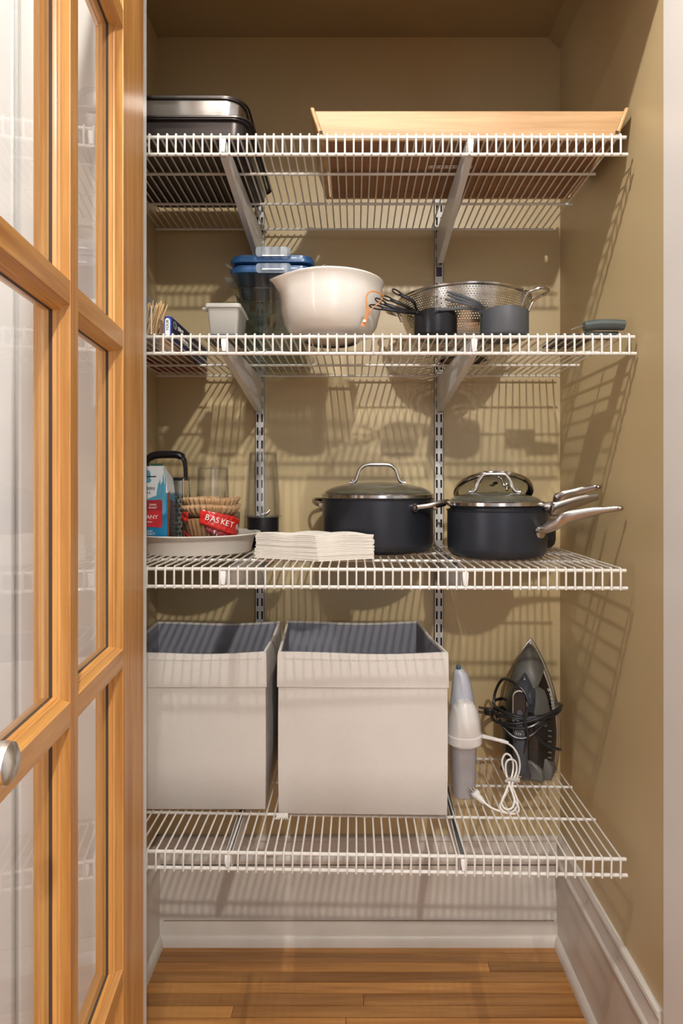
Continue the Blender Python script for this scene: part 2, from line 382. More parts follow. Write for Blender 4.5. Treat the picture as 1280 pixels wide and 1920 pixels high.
# local x = toward the camera; world +X side (room of the picture) is local +y rotated: find sign
SG = 1 if (Matrix.Rotation(ang, 3, 'Z') @ Vector((0, 1, 0))).x > 0 else -1
def dy(v): return SG*v                                        # v=0 on the face seen, negative into the door
def prof(hw_glass, hw_flat, e=0):
    """half profile from glass line (u=hw_glass) to flat face (u=hw_flat); returns list (u,v)"""
    g, f = hw_glass, hw_flat; d = g-f
    return [(g, -.0145), (g-d*.12, -.0105), (g-d*.22, -.0095), (g-d*.25, -.0075), (g-d*.55, -.0055), (g-d*.80, -.0015), (g-d*.84, -.0012), (g-d*.86, -e), (f, -e)]
def bar_profile(hg, hf, e=0):
    a = prof(hg, hf, e); top = a+[(-u, v) for u, v in a[::-1]]
    bot = [(u, -TH-v) for u, v in top][::-1]
    return top+bot
DW, DTOP, DBOT = .600, 2.130, .012
def edge_profile(w0, hg, hf, e=0):
    """stile / rail: flat from w0 to hf, sticking to hg"""
    a = prof(hg-0, hf, e) if hg > hf else [(hg+(hf-hg)*((u-hg)/(hf-hg)) , v) for u, v in prof(hg, hf, e)]
    return a
def stick(flat_u, glass_u, e=0):
    d = glass_u-flat_u
    return [(flat_u, -e), (flat_u+d*.14, -e), (flat_u+d*.16, -.0012), (flat_u+d*.20, -.0015), (flat_u+d*.45, -.0055), (flat_u+d*.75, -.0075), (flat_u+d*.78, -.0095), (flat_u+d*.88, -.0105), (glass_u, -.0145)]
def edge_poly(outer_u, flat_u, glass_u, e=0):
    t = stick(flat_u, glass_u, e)
    return [(outer_u, -e)]+t+[(u, -TH-v) for u, v in t[::-1]]+[(outer_u, -TH+e)]
def dprism(poly, along, a, b, name, m):
    if along == 'z': mb = MB().prism([(u, dy(v)) for u, v in poly], 'z', a, b)
    else: mb = MB().loft([[(t, dy(v), u) for u, v in poly] for t in (a, b)])
    return mb.build(name, m, dr, smooth=25)
dprism(edge_poly(0, .109, .131), 'z', DBOT, DTOP, 'stile', 'pineV')
dprism(edge_poly(DW, .491, .469), 'z', DBOT, DTOP, 'stile', 'pineV')
vm = [(u+.300, v) for u, v in bar_profile(.021, .0095)]
dprism(vm, 'z', .2, 2.06, 'vertical_muntin', 'pineV')
hz = [1.814, 1.382, .951, .519]
for z in hz:
    dprism([(u+z, v) for u, v in bar_profile(.021, .0105, .0003)], 'x', .108, .492, 'horizontal_muntin', 'pineH')
dprism(edge_poly(DBOT+.0005, .20, .222, .0003), 'x', .001, DW-.001, 'bottom_rail', 'pineH')
dprism(edge_poly(DTOP-.0005, 2.06, 2.038, .0003), 'x', .001, DW-.001, 'top_rail', 'pineH')
zz = [.222]+sorted(hz)+[2.038]
for c0, c1 in ((.1305, .2795), (.3205, .4695)):
    for i in range(5):
        a = zz[i]+(0 if i == 0 else .0205); b = zz[i+1]-(0 if i == 4 else .0205)
        y0, y1 = sorted((dy(-.0165), dy(-.0195)))
        MB().add([(c0, dy(-.018), a), (c1, dy(-.018), a), (c1, dy(-.018), b), (c0, dy(-.018), b)], [(0, 1, 2, 3)]).build('pane', 'glass', dr, smooth=0)
        ya, yb2 = sorted((dy(-.0142), dy(-.0176)))
        MB().box(c0, c0+.0007, ya, yb2, a, b).box(c1-.0007, c1, ya, yb2, a, b).box(c0, c1, ya, yb2, a, a+.0007).box(c0, c1, ya, yb2, b-.0007, b).build('glazing_line', 'grime', dr, smooth=0)
# knob
kz, ks = 1.003, .5375
kp = [(0, .0), (.022, .0), (.023, .003), (.010, .006), (.008, .022), (.010, .026), (.016, .029), (.0165, .036), (.0155, .040), (.010, .043), (0, .044)]
mb = MB(); seg = 32
mb.loft([[(ks+max(r, 1e-5)*math.cos(2*PI*k/seg), dy(d), kz+max(r, 1e-5)*math.sin(2*PI*k/seg)) for k in range(seg)] for r, d in [(a*.86, b) for a, b in kp]], (False, False))
mb.build('knob', 'knob', dr)
for hzz in (.28, 1.08, 1.9):
    MB().box(-.006, .0, dy(-TH)-.004, dy(-TH)+.004, hzz-.045, hzz+.045).tube([(-.003, dy(-TH)-SG*.003, hzz-.05), (-.003, dy(-TH)-SG*.003, hzz+.05)], .005).build('hinge', 'knob', dr)

# ------------------------------------------------------------------ wire shelves, standards, brackets
YFR, YBK = 1.129, 1.535
SH = {1: .650, 2: .276, 3: -.160, 4: -.6945}              # height of the front top rail above the eye
LBL = {1: 'topmost white wire shelf, holding the baking pans and the pine tray',
       2: 'second white wire shelf from the top, under the cream bowl and colander',
       3: 'third white wire shelf from the top, under the dark pots and napkins',
       4: 'lowest white wire shelf, under the two fabric bins and the clothes iron'}
RIGHT = {1: .508, 2: .524, 3: .508, 4: .508}
LIP = {1: .032, 2: .031, 3: .033, 4: .030}
PITCH = {1: .0166, 2: .01705, 3: .0170, 4: .0170}
TILT4 = .0167
for n, h in SH.items():
    Z = EYE+h; xr = RIGHT[n]; xl = -.507
    t = thing('wire_shelf', LBL[n], 'shelf', (0, YFR, Z), 'white wire shelves of the closet', local=True, rot=(0, TILT4 if n == 4 else (.004 if n == 3 else 0), 0))
    lip = LIP[n]
    for (y, z, r, dx) in ((0, 0, .0034, 0), (0, -lip, .0034, .003), (.133, .0, .0030, -.004), (.268, .0, .0030, -.004), (.406, .0, .0028, -.003)):
        MB().tube([(xl, y, z), (xr+dx, y, z)], r, 8).build('rail', 'wire', t)
    wz = .0048; rw = .0019
    pts = [(0, .409, wz), (0, .004, wz), (0, .0005, wz+.0006), (0, -.0035, wz-.0005), (0, -.0052, wz-.004), (0, -.0052, -lip+.002), (0, -.0052, -lip-.0028)]
    first = None; x = xr-.012
    me_ = MB().tube(pts, rw, 6).build('wire', 'wire', t)
    me_.location = (x, 0, 0); x -= PITCH[n]
    while x > xl+.004:
        c = me_.copy(); COL.objects.link(c); c.parent = t; c.location = (x, 0, 0); x -= PITCH[n]
DK = {n: EYE+h+.0068 for n, h in SH.items()}
def deck4(x): return DK[4]-TILT4*x
UX = (-.2445, .2165)
for x, lab in zip(UX, ('white slotted wall upright, the left one, behind the tall clear cup', 'white slotted wall upright, the right one, beside the large lidded pot')):
    zb, zt = EYE-.80, EYE+.745
    t = thing('slotted_upright', lab, 'upright', (x, YB, zb), 'slotted uprights on the back wall')
    hw, dp = .0115, .0125; yf = YB-dp
    cols = [-hw, -.0080, -.0034, .0034, .0080, hw]
    mb = MB(); z = zb; per, sl = .0338, .0205
    off = .004
    while z < zt:
        z1 = z+(per-sl); z2 = min(z+per, zt)
        mb.add([(x-hw, yf, z), (x+hw, yf, z), (x+hw, yf, z1), (x-hw, yf, z1)], [(0, 1, 2, 3)])
        for c0, c1 in ((cols[0], cols[1]), (cols[2], cols[3]), (cols[4], cols[5])):
            mb.add([(x+c0, yf, z1), (x+c1, yf, z1), (x+c1, yf, z2), (x+c0, yf, z2)], [(0, 1, 2, 3)])
        for c0, c1 in ((cols[1], cols[2]), (cols[3], cols[4])):
            mb.add([(x+c0, yf+.0015, z1), (x+c0, yf, z1), (x+c0, yf, z2), (x+c0, yf+.0015, z2)], [(0, 1, 2, 3)])
            mb.add([(x+c1, yf+.0015, z1), (x+c1, yf, z1), (x+c1, yf, z2), (x+c1, yf+.0015, z2)], [(0, 1, 2, 3)])
        z += per
    for sx in (-1, 1): mb.box(x+sx*hw-(.0012 if sx > 0 else 0), x+sx*hw+(0 if sx > 0 else .0012), yf, YB, zb, zt)
    mb.build('channel', 'bracket', t, smooth=0)
    MB().box(x-hw+.0013, x+hw-.0013, YB-.003, YB-.001, zb, zt).build('slot_shade', 'dark', t)  # dark strip added inside the channel, paints the shade behind the slots
    for zs in (EYE-.10, EYE+.50, EYE-.50):
        MB().tube([(x, yf-.0018, zs), (x, yf+.002, zs)], [.0035, .0045], 10).build('screw', 'knob', t)
    if x > 0:
        MB().box(x-.009, x+.009, yf-.0012, yf-.0002, EYE+.530, EYE+.561).build('sticker', 'white', t)
        MB().box(x-.0045, x+.0075, yf-.0016, yf-.0012, EYE+.534, EYE+.558).build('sticker_print', 'navycard', t)
        MB().box(x-.008, x-.0045, yf-.0016, yf-.0012, EYE+.534, EYE+.575).build('sticker_print', 'redcard', t)
BRX = {1: (-.247, .2165), 2: (-.2445, .2235), 3: (-.2465, .207), 4: (-.238, .204)}
names = {1: 'topmost', 2: 'second', 3: 'third', 4: 'lowest'}
for n, xs in BRX.items():
    for side, x, ux in ((0, xs[0], UX[0]), (1, xs[1], UX[1])):
        Z = EYE+SH[n]-(TILT4*x if n == 4 else .004*x if n == 3 else 0)
        t = thing('shelf_bracket', 'white tapered steel bracket on the %s upright under the %s wire shelf' % (('left', 'right')[side], names[n]), 'bracket', (ux, YB-.0125, Z), 'brackets carrying the wire shelves')
        yw, yn = YB-.0128, YFR+.0055
        top, hb, hf = Z-.0042, .088, .029
        mb = MB()
        for sx in (-.0065, .0053):
            xa = lambda y: x+(ux-x)*(y-yn)/(yw-yn)+sx
            A = [(xa(yn), yn, top-.002), (xa(yw), yw, top), (xa(yw), yw, top-hb), (xa(yw-.03), yw-.03, top-hb+.002), (xa(yn), yn, top-hf)]
            mb.loft([A, [(a+.0012, b, c) for a, b, c in A]])
        A = [(x-.0065, yn, top-hf), (x+.0065, yn, top-hf), (ux+.0065, yw-.03, top-hb+.002), (ux-.0065, yw-.03, top-hb+.002)]
        mb.loft([A, [(a, b, c-.0012) for a, b, c in A]])
        mb.build('arm', 'bracket', t, smooth=0)
        # nose clip between the two front rails
        zt_, zl = Z-.0035, Z-LIP[n]+.0035
        rr = [[(x-.0055, YFR-.0035, zt_), (x+.0055, YFR-.0035, zt_), (x+.0055, YFR+.006, zt_), (x-.0055, YFR+.006, zt_)],
              [(x-.0055, YFR-.005, zt_-.01), (x+.0055, YFR-.005, zt_-.01), (x+.0055, YFR+.006, zt_-.01), (x-.0055, YFR+.006, zt_-.01)],
              [(x-.0035, YFR-.0035, zl), (x+.0035, YFR-.0035, zl), (x+.0035, YFR+.006, zl), (x-.0035, YFR+.006, zl)]]
        MB().loft(rr).build('nose_clip', 'clip', t, bevel=.001)

# ------------------------------------------------------------------ top shelf: pans and tray
D1 = DK[1]
def pan(name, label, m, x0, x1, y0, y1, z, h, taper, rim, group=None, rimm=None, r=.035):
    t = thing(name, label, 'pan', ((x0+x1)/2, (y0+y1)/2, z), group)
    cx, cy, hx, hy = (x0+x1)/2, (y0+y1)/2, (x1-x0)/2, (y1-y0)/2
    R = lambda i, zz: rrect(cx, cy, hx-i, hy-i, max(r-i*.5, .006), zz, 8)
    MB().loft([R(rim+taper+.006, z), R(rim+taper, z+.005), R(rim, z+h-.004), R(rim, z+h-.002), R(rim+.0015, z+h-.002), R(rim+taper+.0018, z+.006), R(rim+taper+.008, z+.0025)]).build('body', m, t)
    MB().loft([R(rim-.001, z+h-.003), R(.002, z+h-.001), R(0, z+h-.003), R(-.0005, z+h-.006), R(.0015, z+h-.006), R(.003, z+h-.0035)], (False, False), closed=True).build('rim', rimm or m, t)
    return t
pan('roasting_pan', 'dark grey nonstick roasting pan at the left of the top shelf, lower of two', 'blackmetal', -.500, -.196, 1.139, 1.452, D1, .044, .006, .010)
pan('baking_pan', 'silver-sided baking pan with dark rim resting in the dark roasting pan', 'steel', -.498, -.207, 1.148, 1.445, D1+.030, .057, .010, .006, rimm='blackmetal', r=.045)
# wooden tray with flared ends
tr_ = thing('wooden_tray', 'long pine tray with flared ends at the right of the top shelf', 'tray', (.22, 1.265, D1))
tz = D1
MB().box(-.052, .487, 1.158, 1.380, tz, tz+.006).build('bottom_panel', 'trayb', tr_)
for y0, y1 in ((1.150, 1.1575), (1.3805, 1.388)):
    MB().loft([[(-.0575, y0, tz), (.4925, y0, tz), (.4925, y1, tz), (-.0575, y1, tz)], [(-.0765, y0, tz+.056), (.5142, y0, tz+.056), (.5142, y1, tz+.056), (-.0765, y1, tz+.056)]]).build('side_board', 'tray', tr_, bevel=.001)
for sx, xb, xt in ((-1, -.0615, -.0815), (1, .4965, .5195)):
    A = lambda x, z: [(x-.004, 1.1475, z), (x+.004, 1.1475, z), (x+.004, 1.3905, z), (x-.004, 1.3905, z)]
    MB().loft([A(xb, tz), A(xb+(xt-xb)*.93, tz+.056), A(xt, tz+.0625)]).build('end_board', 'tray', tr_, bevel=.0025)
    MB().box(xb+sx*.003-.003, xb+sx*.003+.003, 1.1466, 1.1476, tz+.011, tz+.0165).build('joint_notch', 'grime', tr_)
lb = MB().box(.150, .246, 1.236, 1.252, tz-.0008, tz-.0002).build('underside_label', 'trayb', tr_)
mb = MB()
for i in range(6):
    x = .152+i*.0155; mb.box(x, x+.0125, 1.2385, 1.2400, tz-.0012, tz-.0008).box(x, x+.0125, 1.2485, 1.250, tz-.0012, tz-.0008).box(x, x+.0012, 1.2385, 1.25, tz-.0012, tz-.0008).box(x+.0113, x+.0125, 1.2385, 1.25, tz-.0012, tz-.0008)
    mb.box(x+.0035, x+.009, 1.242, 1.2465, tz-.0012, tz-.0008)
mb.build('label_symbols', 'white', tr_)

# ------------------------------------------------------------------ second shelf
D2 = DK[2]
# cartons at the left
tag(MB().box(-.500, -.414, 1.165, 1.275, D2, EYE+.377).build('carton', 'greycard', bevel=.001, base=(-.457, 1.22, D2)), 'plain grey carton standing behind the bamboo skewers', 'box')
t = thing('skewer_box', 'open clear and brown box holding the bamboo skewers', 'box', (-.392, 1.155, D2))
MB().box(-.4120, -.3685, 1.140, 1.160, D2, D2+.002).box(-.4120, -.3685, 1.159, 1.160, D2, D2+.030).box(-.3692, -.3685, 1.140, 1.160, D2, D2+.030).box(-.4120, -.4113, 1.140, 1.160, D2, D2+.030).build('tray', 'card', t)
MB().box(-.4120, -.3685, 1.1385, 1.1395, D2, D2+.052).build('front_film', 'clearplastic', t)
MB().box(-.3848, -.3832, 1.1365, 1.1383, D2, D2+.0545).build('seam', 'white', t)  # white strip paints the highlight along the clear film's edge
sk = None
for i in range(30):
    u = i/29
    bx = -.4095+u*.0330+random.uniform(-.001, .001); by = 1.143+random.uniform(0, .0135); L_ = random.uniform(.056, .066)
    if sk is None:
        mbs = MB().tube([(0, 0, 0), (0, 0, .060), (0, 0, .063)], [.00105, .00105, .0002], 6)
        sk = mbs.build('bamboo_skewer', 'skewer'); o = sk
    else: o = sk.copy(); COL.objects.link(o)
    o.location = (bx, by, D2+.0025); o.scale = (1, 1, L_/.063)
    o.rotation_euler = (random.uniform(-.04, .04), .27+random.uniform(-.14, .10), 0)
    tag(o, 'thin bamboo skewer in the bundle leaning right at the shelf\'s left end', 'skewer', 'bamboo skewers in the small box')
t = thing('blue_carton', 'long blue and navy carton with white oval end label, left of the milky container', 'box', (-.355, 1.30, D2))
cz1 = D2+.041
MB().box(-.3675, -.3535, 1.160, 1.440, D2, cz1).build('carton_body', 'bluecard', t, bevel=.0006)
MB().box(-.3534, -.3531, 1.166, 1.438, D2+.002, cz1-.002).build('side_print', 'navycard', t)
# white oval label on the end
pts = [(-.3605+.0048*math.cos(a*PI/12), cz1-.0085+.0048*math.sin(a*PI/12)) for a in range(0, 13)]+[(-.3605+.0048*math.cos(a*PI/12), D2+.008+.0048*math.sin(a*PI/12)) for a in range(12, 25)]
MB().prism(pts, 'y', 1.1593, 1.1598).build('end_label', 'white', t)
text('lettering', 'YOUR', .0078, (-.3582, 1.1590, D2+.013), (0, 0, 1), (-1, 0, 0), 'green', t)
MB().prism([(1.171+.013+.012*math.cos(a*PI/8)*1.0, D2+.029+.008*math.sin(a*PI/8)) for a in range(16)], 'x', -.3531, -.3529).build('side_badge', 'greycard', t)
MB().prism([(1.180+.005*math.cos(a*PI/4), D2+.029+.004*math.sin(a*PI/4)) for a in range(8)], 'x', -.3529, -.3527).build('side_badge_mark', 'green', t)
text('lettering', 'SNACK', .012, (-.3528, 1.202, D2+.024), (0, 1, 0), (0, 0, 1), 'white', t)
text('lettering', 'RESEALABLE BAGS', .009, (-.3528, 1.205, D2+.011), (0, 1, 0), (0, 0, 1), 'white', t)
tag(MB().box(-.455, -.372, 1.285, 1.395, D2, D2+.040).build('carton', 'card', bevel=.001, base=(-.41, 1.34, D2)), 'brown cardboard carton lying flat behind the skewers', 'box')
tag(MB().box(-.500, -.372, 1.402, 1.520, D2, D2+.030).build('carton', 'redcard', bevel=.001, base=(-.43, 1.46, D2)), 'dark red carton lying flat at the back left corner of the second shelf', 'box')
# milky container
t = thing('food_container', 'small milky plastic container with a rim, left of the blue-lidded glass stack', 'container', (-.255, 1.20, D2))
R = lambda i, zz, d=0: rrect(-.2545, 1.205, .0345-i, .047-i, .006, zz, 4)
zb = D2+.007; zt = EYE+.349
MB().loft([R(.0095, zb), R(.008, zb+.002), R(.0035, zt-.008), R(.0055, zt-.008), R(.010, zb+.004), R(.0115, zb+.003)]).build('tub', 'seethru', t)
MB().loft([R(.0035, zt-.008), R(0, zt-.008), R(0, zt-.002), R(.001, zt), R(.0065, zt), R(.0065, zt-.008)]).build('lid', 'seethru', t, bevel=.0006)
MB().box(-.2955, -.2885, 1.166, 1.186, zt-.010, zt-.0065).build('lid_tab', 'seethru', t, bevel=.0006)
tag(MB().loft([R(.002, D2), R(.004, D2+.005), R(.006, D2+.0065)]).build('flat_lid', 'ironslate', base=(-.2545, 1.205, D2)), 'flat dark lid lying under the small milky container', 'lid')
# glass dishes, nested, and the blue lids
gx, gy = -.184, 1.430
def dish_mesh(z, h, hx=.089, hy=.105):
    R = lambda i, zz: rrect(gx, gy, hx-i, hy-i, .022, zz, 5)
    return MB().loft([R(.020, z), R(.016, z+.003), R(.004, z+h-.004), R(.0, z+h-.003), R(.0, z+h), R(.004, z+h), R(.0075, z+h-.005), R(.0195, z+.006), R(.024, z+.004)])
gd = tag(dish_mesh(D2, .062).build('glass_dish', 'dishglass', base=(gx, gy, D2)), 'lowest clear glass dish of the nested stack behind the cream bowl', 'dish', 'nested glass dishes')
labs = ['second clear glass dish up in the nested stack behind the cream bowl', 'third clear glass dish up in the nested stack behind the cream bowl', 'fourth clear glass dish up in the nested stack behind the cream bowl']
for i, l in enumerate(labs):
    c = gd.copy(); COL.objects.link(c); c.location = (gx, gy, D2+.0295*(i+1)); c['label'] = l
gz = D2+.0295*4+.0
def blue_lid(parent, z, hx=.0935, hy=.109, lift=(0, 0, 0, 0)):
    R = lambda i, zz: rrect(gx, gy, hx-i, hy-i, .026, zz, 6)
    l = MB().loft([R(.004, z-.004), R(.001, z-.003), R(0, z+.004), R(.001, z+.007), R(.004, z+.0085), R(.004, z+.0125), R(.007, z+.0145), R(.020, z+.0145), R(.022, z+.011)]).build('lid', 'blue', parent)
    for (dx, dyy, ax) in ((0, -1, 'x'), (-1, 0, 'y'), (1, 0, 'y')):
        if ax == 'x':
            y = gy-hy; w_ = .038
            mb = MB().loft([rrect(gx+.006, 0, w_, .0105, .006, 0, 3)]*1+[rrect(gx+.006, 0, w_, .0105, .006, .002, 3)])
            # rotate: flap hanging in front, slightly raised
            up = lift[0]
            vs = []
            for (vx, vy, vz) in mb.v:
                vs.append((vx, y-.003-vz-(.004 if up else 0), z+.004+vy+(.012 if up else 0)))
            mb.v = vs
        else:
            x = gx+dx*hx; a = .55 if lift[1] else .2
            mb = MB().loft([rrect(0, gy, .013, .035, .006, 0, 3), rrect(0, gy, .013, .035, .006, .002, 3)])
            vs = []
            for (vx, vy, vz) in mb.v:
                q_ = vx+.013
                vs.append((x+dx*(q_*math.cos(a)+.001), vy, z+.005+q_*math.sin(a)+vz))
            mb.v = vs
        lt = mb.build('latch', 'latch', l)
        if ax == 'x':
            MB().box(gx-.018, gx+.030, y-.0095, y-.0075, z+(.006 if lift[0] else -.001), z+(.0085 if lift[0] else .0015)).build('latch_slot', 'clip', l)
    return l
t = thing('lidded_glass_container', 'clear glass container with blue snap lid on top of the nested glass dishes', 'container', (gx, gy, gz))
dish_mesh(gz, .072).build('glass_body', 'dishglass', t)
blue_lid(t, gz+.068)
t2 = thing('snap_lid', 'loose blue snap lid with raised clear latches, topmost of the glass container stack', 'lid', (gx, gy, gz+.086))
blue_lid(t2, gz+.0905, lift=(1, 1, 1, 1))
# mixing bowl with spout
bx, by = -.048, 1.203
t = thing('mixing_bowl', 'large glossy cream mixing bowl with a pouring spout on the second shelf', 'bowl', (bx, by, D2))
BP = [(.0001, .005), (.051, .005), (.052, 0), (.056, .001), (.0575, .006), (.062, .008), (.080, .014), (.0915, .030), (.0985, .055), (.1025, .085), (.104, .1095), (.1065, .112), (.1065, .1145), (.104, .116),
      (.1005, .1145), (.099, .108), (.0975, .085), (.0935, .055), (.0865, .032), (.075, .019), (.055, .013), (.001, .012)]
seg = 96; rings = []; sa = math.radians(214)
for r, z in BP:
    ring = []
    for k in range(seg):
        a = 2*PI*k/seg; d = (a-sa+PI) % (2*PI)-PI
        wgt = math.exp(-(d/.23)**2)*max(0, (z-.068)/.046)**1.5 if r > .09 and z > .05 else 0
        rr = r+.027*wgt; zz = z-(.013*wgt if z > .1 else .006*wgt)
        ring.append((bx+rr*math.cos(a), by+rr*math.sin(a), D2+zz))
    rings.append(ring)
MB().loft(rings, (False, True)).build('bowl_body', 'porcelain', t, smooth=60)
MB().loft([[(bx+r*math.cos(2*PI*k/48), by+r*math.sin(2*PI*k/48), D2+z) for k in range(48)] for r, z in ((.0490, .0005), (.0515, .0002), (.0515, .004), (.0490, .004))], closed=True).build('foot_ring', 'greycup', t)
# leather strap loop
t = thing('leather_strap', 'tan leather strap loop with a snap, holding the black measuring cup handles', 'strap', P(690, 580, 1.095))
z1 = 1.078
pl = [P(680, 612, z1), P(684, 602, z1), P(689, 585, z1-.002), P(687, 567, z1-.002), P(687, 555, z1), P(693, 547, z1), P(702, 546, z1), P(712, 550, z1+.004), P(719, 555, z1+.010)]
MB().tube(smoothpath(pl, 5), [(.0009, .0016+.0026*max(0, 1-i/18)) for i in range(41)], 8, flat=(0, 1, 0)).build('strap', 'leather', t)
pl = [P(718, 556, z1+.012), P(712, 566, z1+.012), P(703, 574, z1+.006), P(696, 580, z1+.002), P(691, 590, z1)]
MB().tube(smoothpath(pl, 5), .0011, 6).build('cord_end', 'leather', t)
c = P(683, 602, z1-.002); MB().tube([c+Vector((0, -.0016, 0)), c+Vector((0, .002, 0))], .0024, 12).build('snap', 'knob', t)
# black measuring cups nested
def cup(name, label, cx, cy, z, r, h, m, hpts, group, th=.0012, flatw=.004, slot=True, lip=False):
    t = thing(name, label, 'measuring cup', (cx, cy, z), group)
    MB().lathe(cx, cy, [(.0001, z), (r*.90, z), (r*.96, z+.002), (r, z+.007), (r, z+h), (r-th, z+h), (r-th, z+.008), (r*.9, z+.003), (.0001, z+.0025)], 40).build('cup', m, t)
    pts = smoothpath(hpts, 6); n = len(pts)
    # handle: flat bar, loop with hole at the end
    cut = int(n*.26)
    dirv = (pts[0]-pts[cut]).normalized(); side = Vector((0, 1, 0)).cross(dirv).normalized()
    MB().tube(pts[cut-1:], [(flatw, .0013)]*(n-cut+1), 8, flat=tuple(side)).build('handle', m, t)
    e0, e1 = pts[cut], pts[0]; mid = (e0+e1)/2; hl = (e0-e1).length/2
    loop = [mid+dirv*hl*math.cos(a*PI/10)+side*flatw*1.0*math.sin(a*PI/10) for a in range(20)]
    if slot: MB().tube(loop, .0014, 6, closed=True).build('handle_loop', m, t)
    else: MB().tube([e0, mid, e1], [(flatw, .0018), (flatw*1.1, .0018), (flatw*.5, .0015)], 8, flat=tuple(side)).build('handle_end', m, t)
    return t
cz = 1.172; cx_ = (816-VX)*cz/F
bh = [[(735, 543), (752, 553), (775, 566), (797, 583)], [(716, 556), (735, 563), (760, 574), (785, 587)], [(703, 560), (724, 571), (755, 581), (782, 590)], [(692, 573), (720, 579), (750, 584), (776, 592)]]
bl_ = ['black metal measuring cup with the highest raised handle beside the colander', 'black measuring cup whose handle is second from the top, left of the colander',
       'black measuring cup whose handle is third from the top, left of the colander', 'outermost black measuring cup with the lowest handle, beside the leather strap']
for i, hp in enumerate(bh):
    r = .0295+.0035*i if i < 3 else .042
    dd = 1.125+.0035*(3-i)
    c0 = Vector((cx_, cz, 0))
    pts = [P(px, py, 1.112+(k)*.006+.004*(3-i)) for k, (px, py) in enumerate(hp)]
    zc = D2+.0032*(3-i)+(0 if i == 3 else .0)
    e = pts[-1]; dv = (Vector((e.x, e.y, 0))-c0); dv.z = 0
    ang_ = PI+.55-.18*(3-i)
    att = Vector((cx_+r*math.cos(ang_), cz+r*math.sin(ang_), zc+.043))
    pts[-1] = att+Vector((-.006, -.001, .001)); pts.append(att)
    cup('measuring_cup', bl_[i], cx_, cz, zc, r, .0465-.001*(3-i), 'blackcup', pts, 'black measuring cups nested together', flatw=.0034)
# grey measuring cups nested
cz = 1.176; cx2 = (945-VX)*cz/F
gh = [[(838, 547), (865, 555), (895, 567), (922, 578)], [(839, 553), (866, 562), (892, 571), (917, 579)], [(834, 561), (862, 567), (888, 574), (912, 580)], [(815, 581), (842, 579.5), (875, 578), (902, 577)]]
gl_ = ['matte grey measuring cup with the highest handle, in front of the colander', 'matte grey measuring cup with the second highest handle, in front of the colander',
       'matte grey measuring cup with the third highest handle, in front of the colander', 'outermost matte grey measuring cup with the lowest straight handle']
for i, hp in enumerate(gh):
    r = .0345+.0035*i if i < 3 else .0465
    pts = [P(px, py, 1.120+k*.009+.004*(3-i)) for k, (px, py) in enumerate(hp)]
    zc = D2+.0035*(3-i)
    ang_ = PI+.30-.12*(3-i)
    att = Vector((cx2+r*math.cos(ang_), cz+r*math.sin(ang_), zc+.0485))
    pts[-1] = att+Vector((-.004, 0, .0012)); pts.append(att)
    cup('measuring_cup', gl_[i], cx2, cz, zc, r, .0515-.0015*(3-i), 'greycup', pts, 'grey measuring cups nested together', th=.002, flatw=.0030, slot=False)
# colander
kx, ky = .247, 1.375
t = thing('colander', 'large perforated steel colander with loop handles behind the measuring cups', 'colander', (kx, ky, D2))
kz0 = D2; R_ = .150
prof_ = [(.055, .014), (.080, .018), (.105, .032), (.123, .055), (.136, .085), (.1445, .118), (.146, .126)]
MB().lathe(kx, ky, [(.0001, kz0+.014)]+[(r, kz0+z) for r, z in prof_], 96).build('basket', 'holes', t, smooth=60)
MB().lathe(kx, ky, [(.146, kz0+.125), (.151, kz0+.127), (.152, kz0+.130), (.150, kz0+.1315), (.146, kz0+.130), (.1455, kz0+.127)], 96).build('rim', 'chrome', t)
MB().lathe(kx, ky, [(.052, kz0), (.058, kz0), (.060, kz0+.014), (.058, kz0+.017), (.054, kz0+.014), (.052, kz0+.002)], 64).build('foot', 'chrome', t)
for sgn in (1, -1):
    a0 = math.radians(-27 if sgn > 0 else 153)
    def pp(rad, off, dz): return (kx+rad*math.cos(a0)-off*math.sin(a0), ky+rad*math.sin(a0)+off*math.cos(a0), kz0+dz)
    MB().tube(smoothpath([pp(.138, -.030, .098), pp(.148, -.031, .120), pp(.158, -.029, .128), pp(.178, -.022, .133), pp(.187, 0, .134), pp(.178, .022, .133), pp(.158, .029, .128), pp(.148, .031, .120), pp(.138, .030, .098)], 6), .0036, 10).build('handle', 'chrome', t)
# slate tool at the right
t = thing('vegetable_slicer', 'small slicer with slate-coloured handle at the right end of the second shelf', 'kitchen tool', (.45, 1.17, D2))
hz_ = [P(1094, 612, 1.150), P(1120, 609, 1.148), P(1150, 609, 1.146), P(1170, 610, 1.144)]
MB().tube(hz_, [(.0095, .012), (.0105, .0125), (.0105, .0125), (.0100, .012)], 12, flat=(0, 0, 1)).build('handle', 'greentool', t, bevel=.002)
MB().box(.392, .462, 1.180, 1.262, D2, D2+.006).build('body_plate', 'ironslate', t, bevel=.0015)
mb = MB()
for i in range(9): mb.box(.394+i*.0072, .3965+i*.0072, 1.172, 1.182, D2, D2+.010)
mb.build('teeth', 'greycup', t)
MB().box(.400, .455, 1.205, 1.215, D2+.006, D2+.0085).build('blade', 'chrome', t)
MB().tube(smoothpath([P(1070, 618, 1.16), P(1085, 613, 1.155), P(1098, 610, 1.15)], 4), .001, 6).build('spring_wire', 'chrome', t)
MB().box(.440, .505, 1.150, 1.185, D2, D2+.010).build('handle_foot', 'greentool', t, bevel=.003)

# ------------------------------------------------------------------ third shelf
D3 = DK[3]-.0008
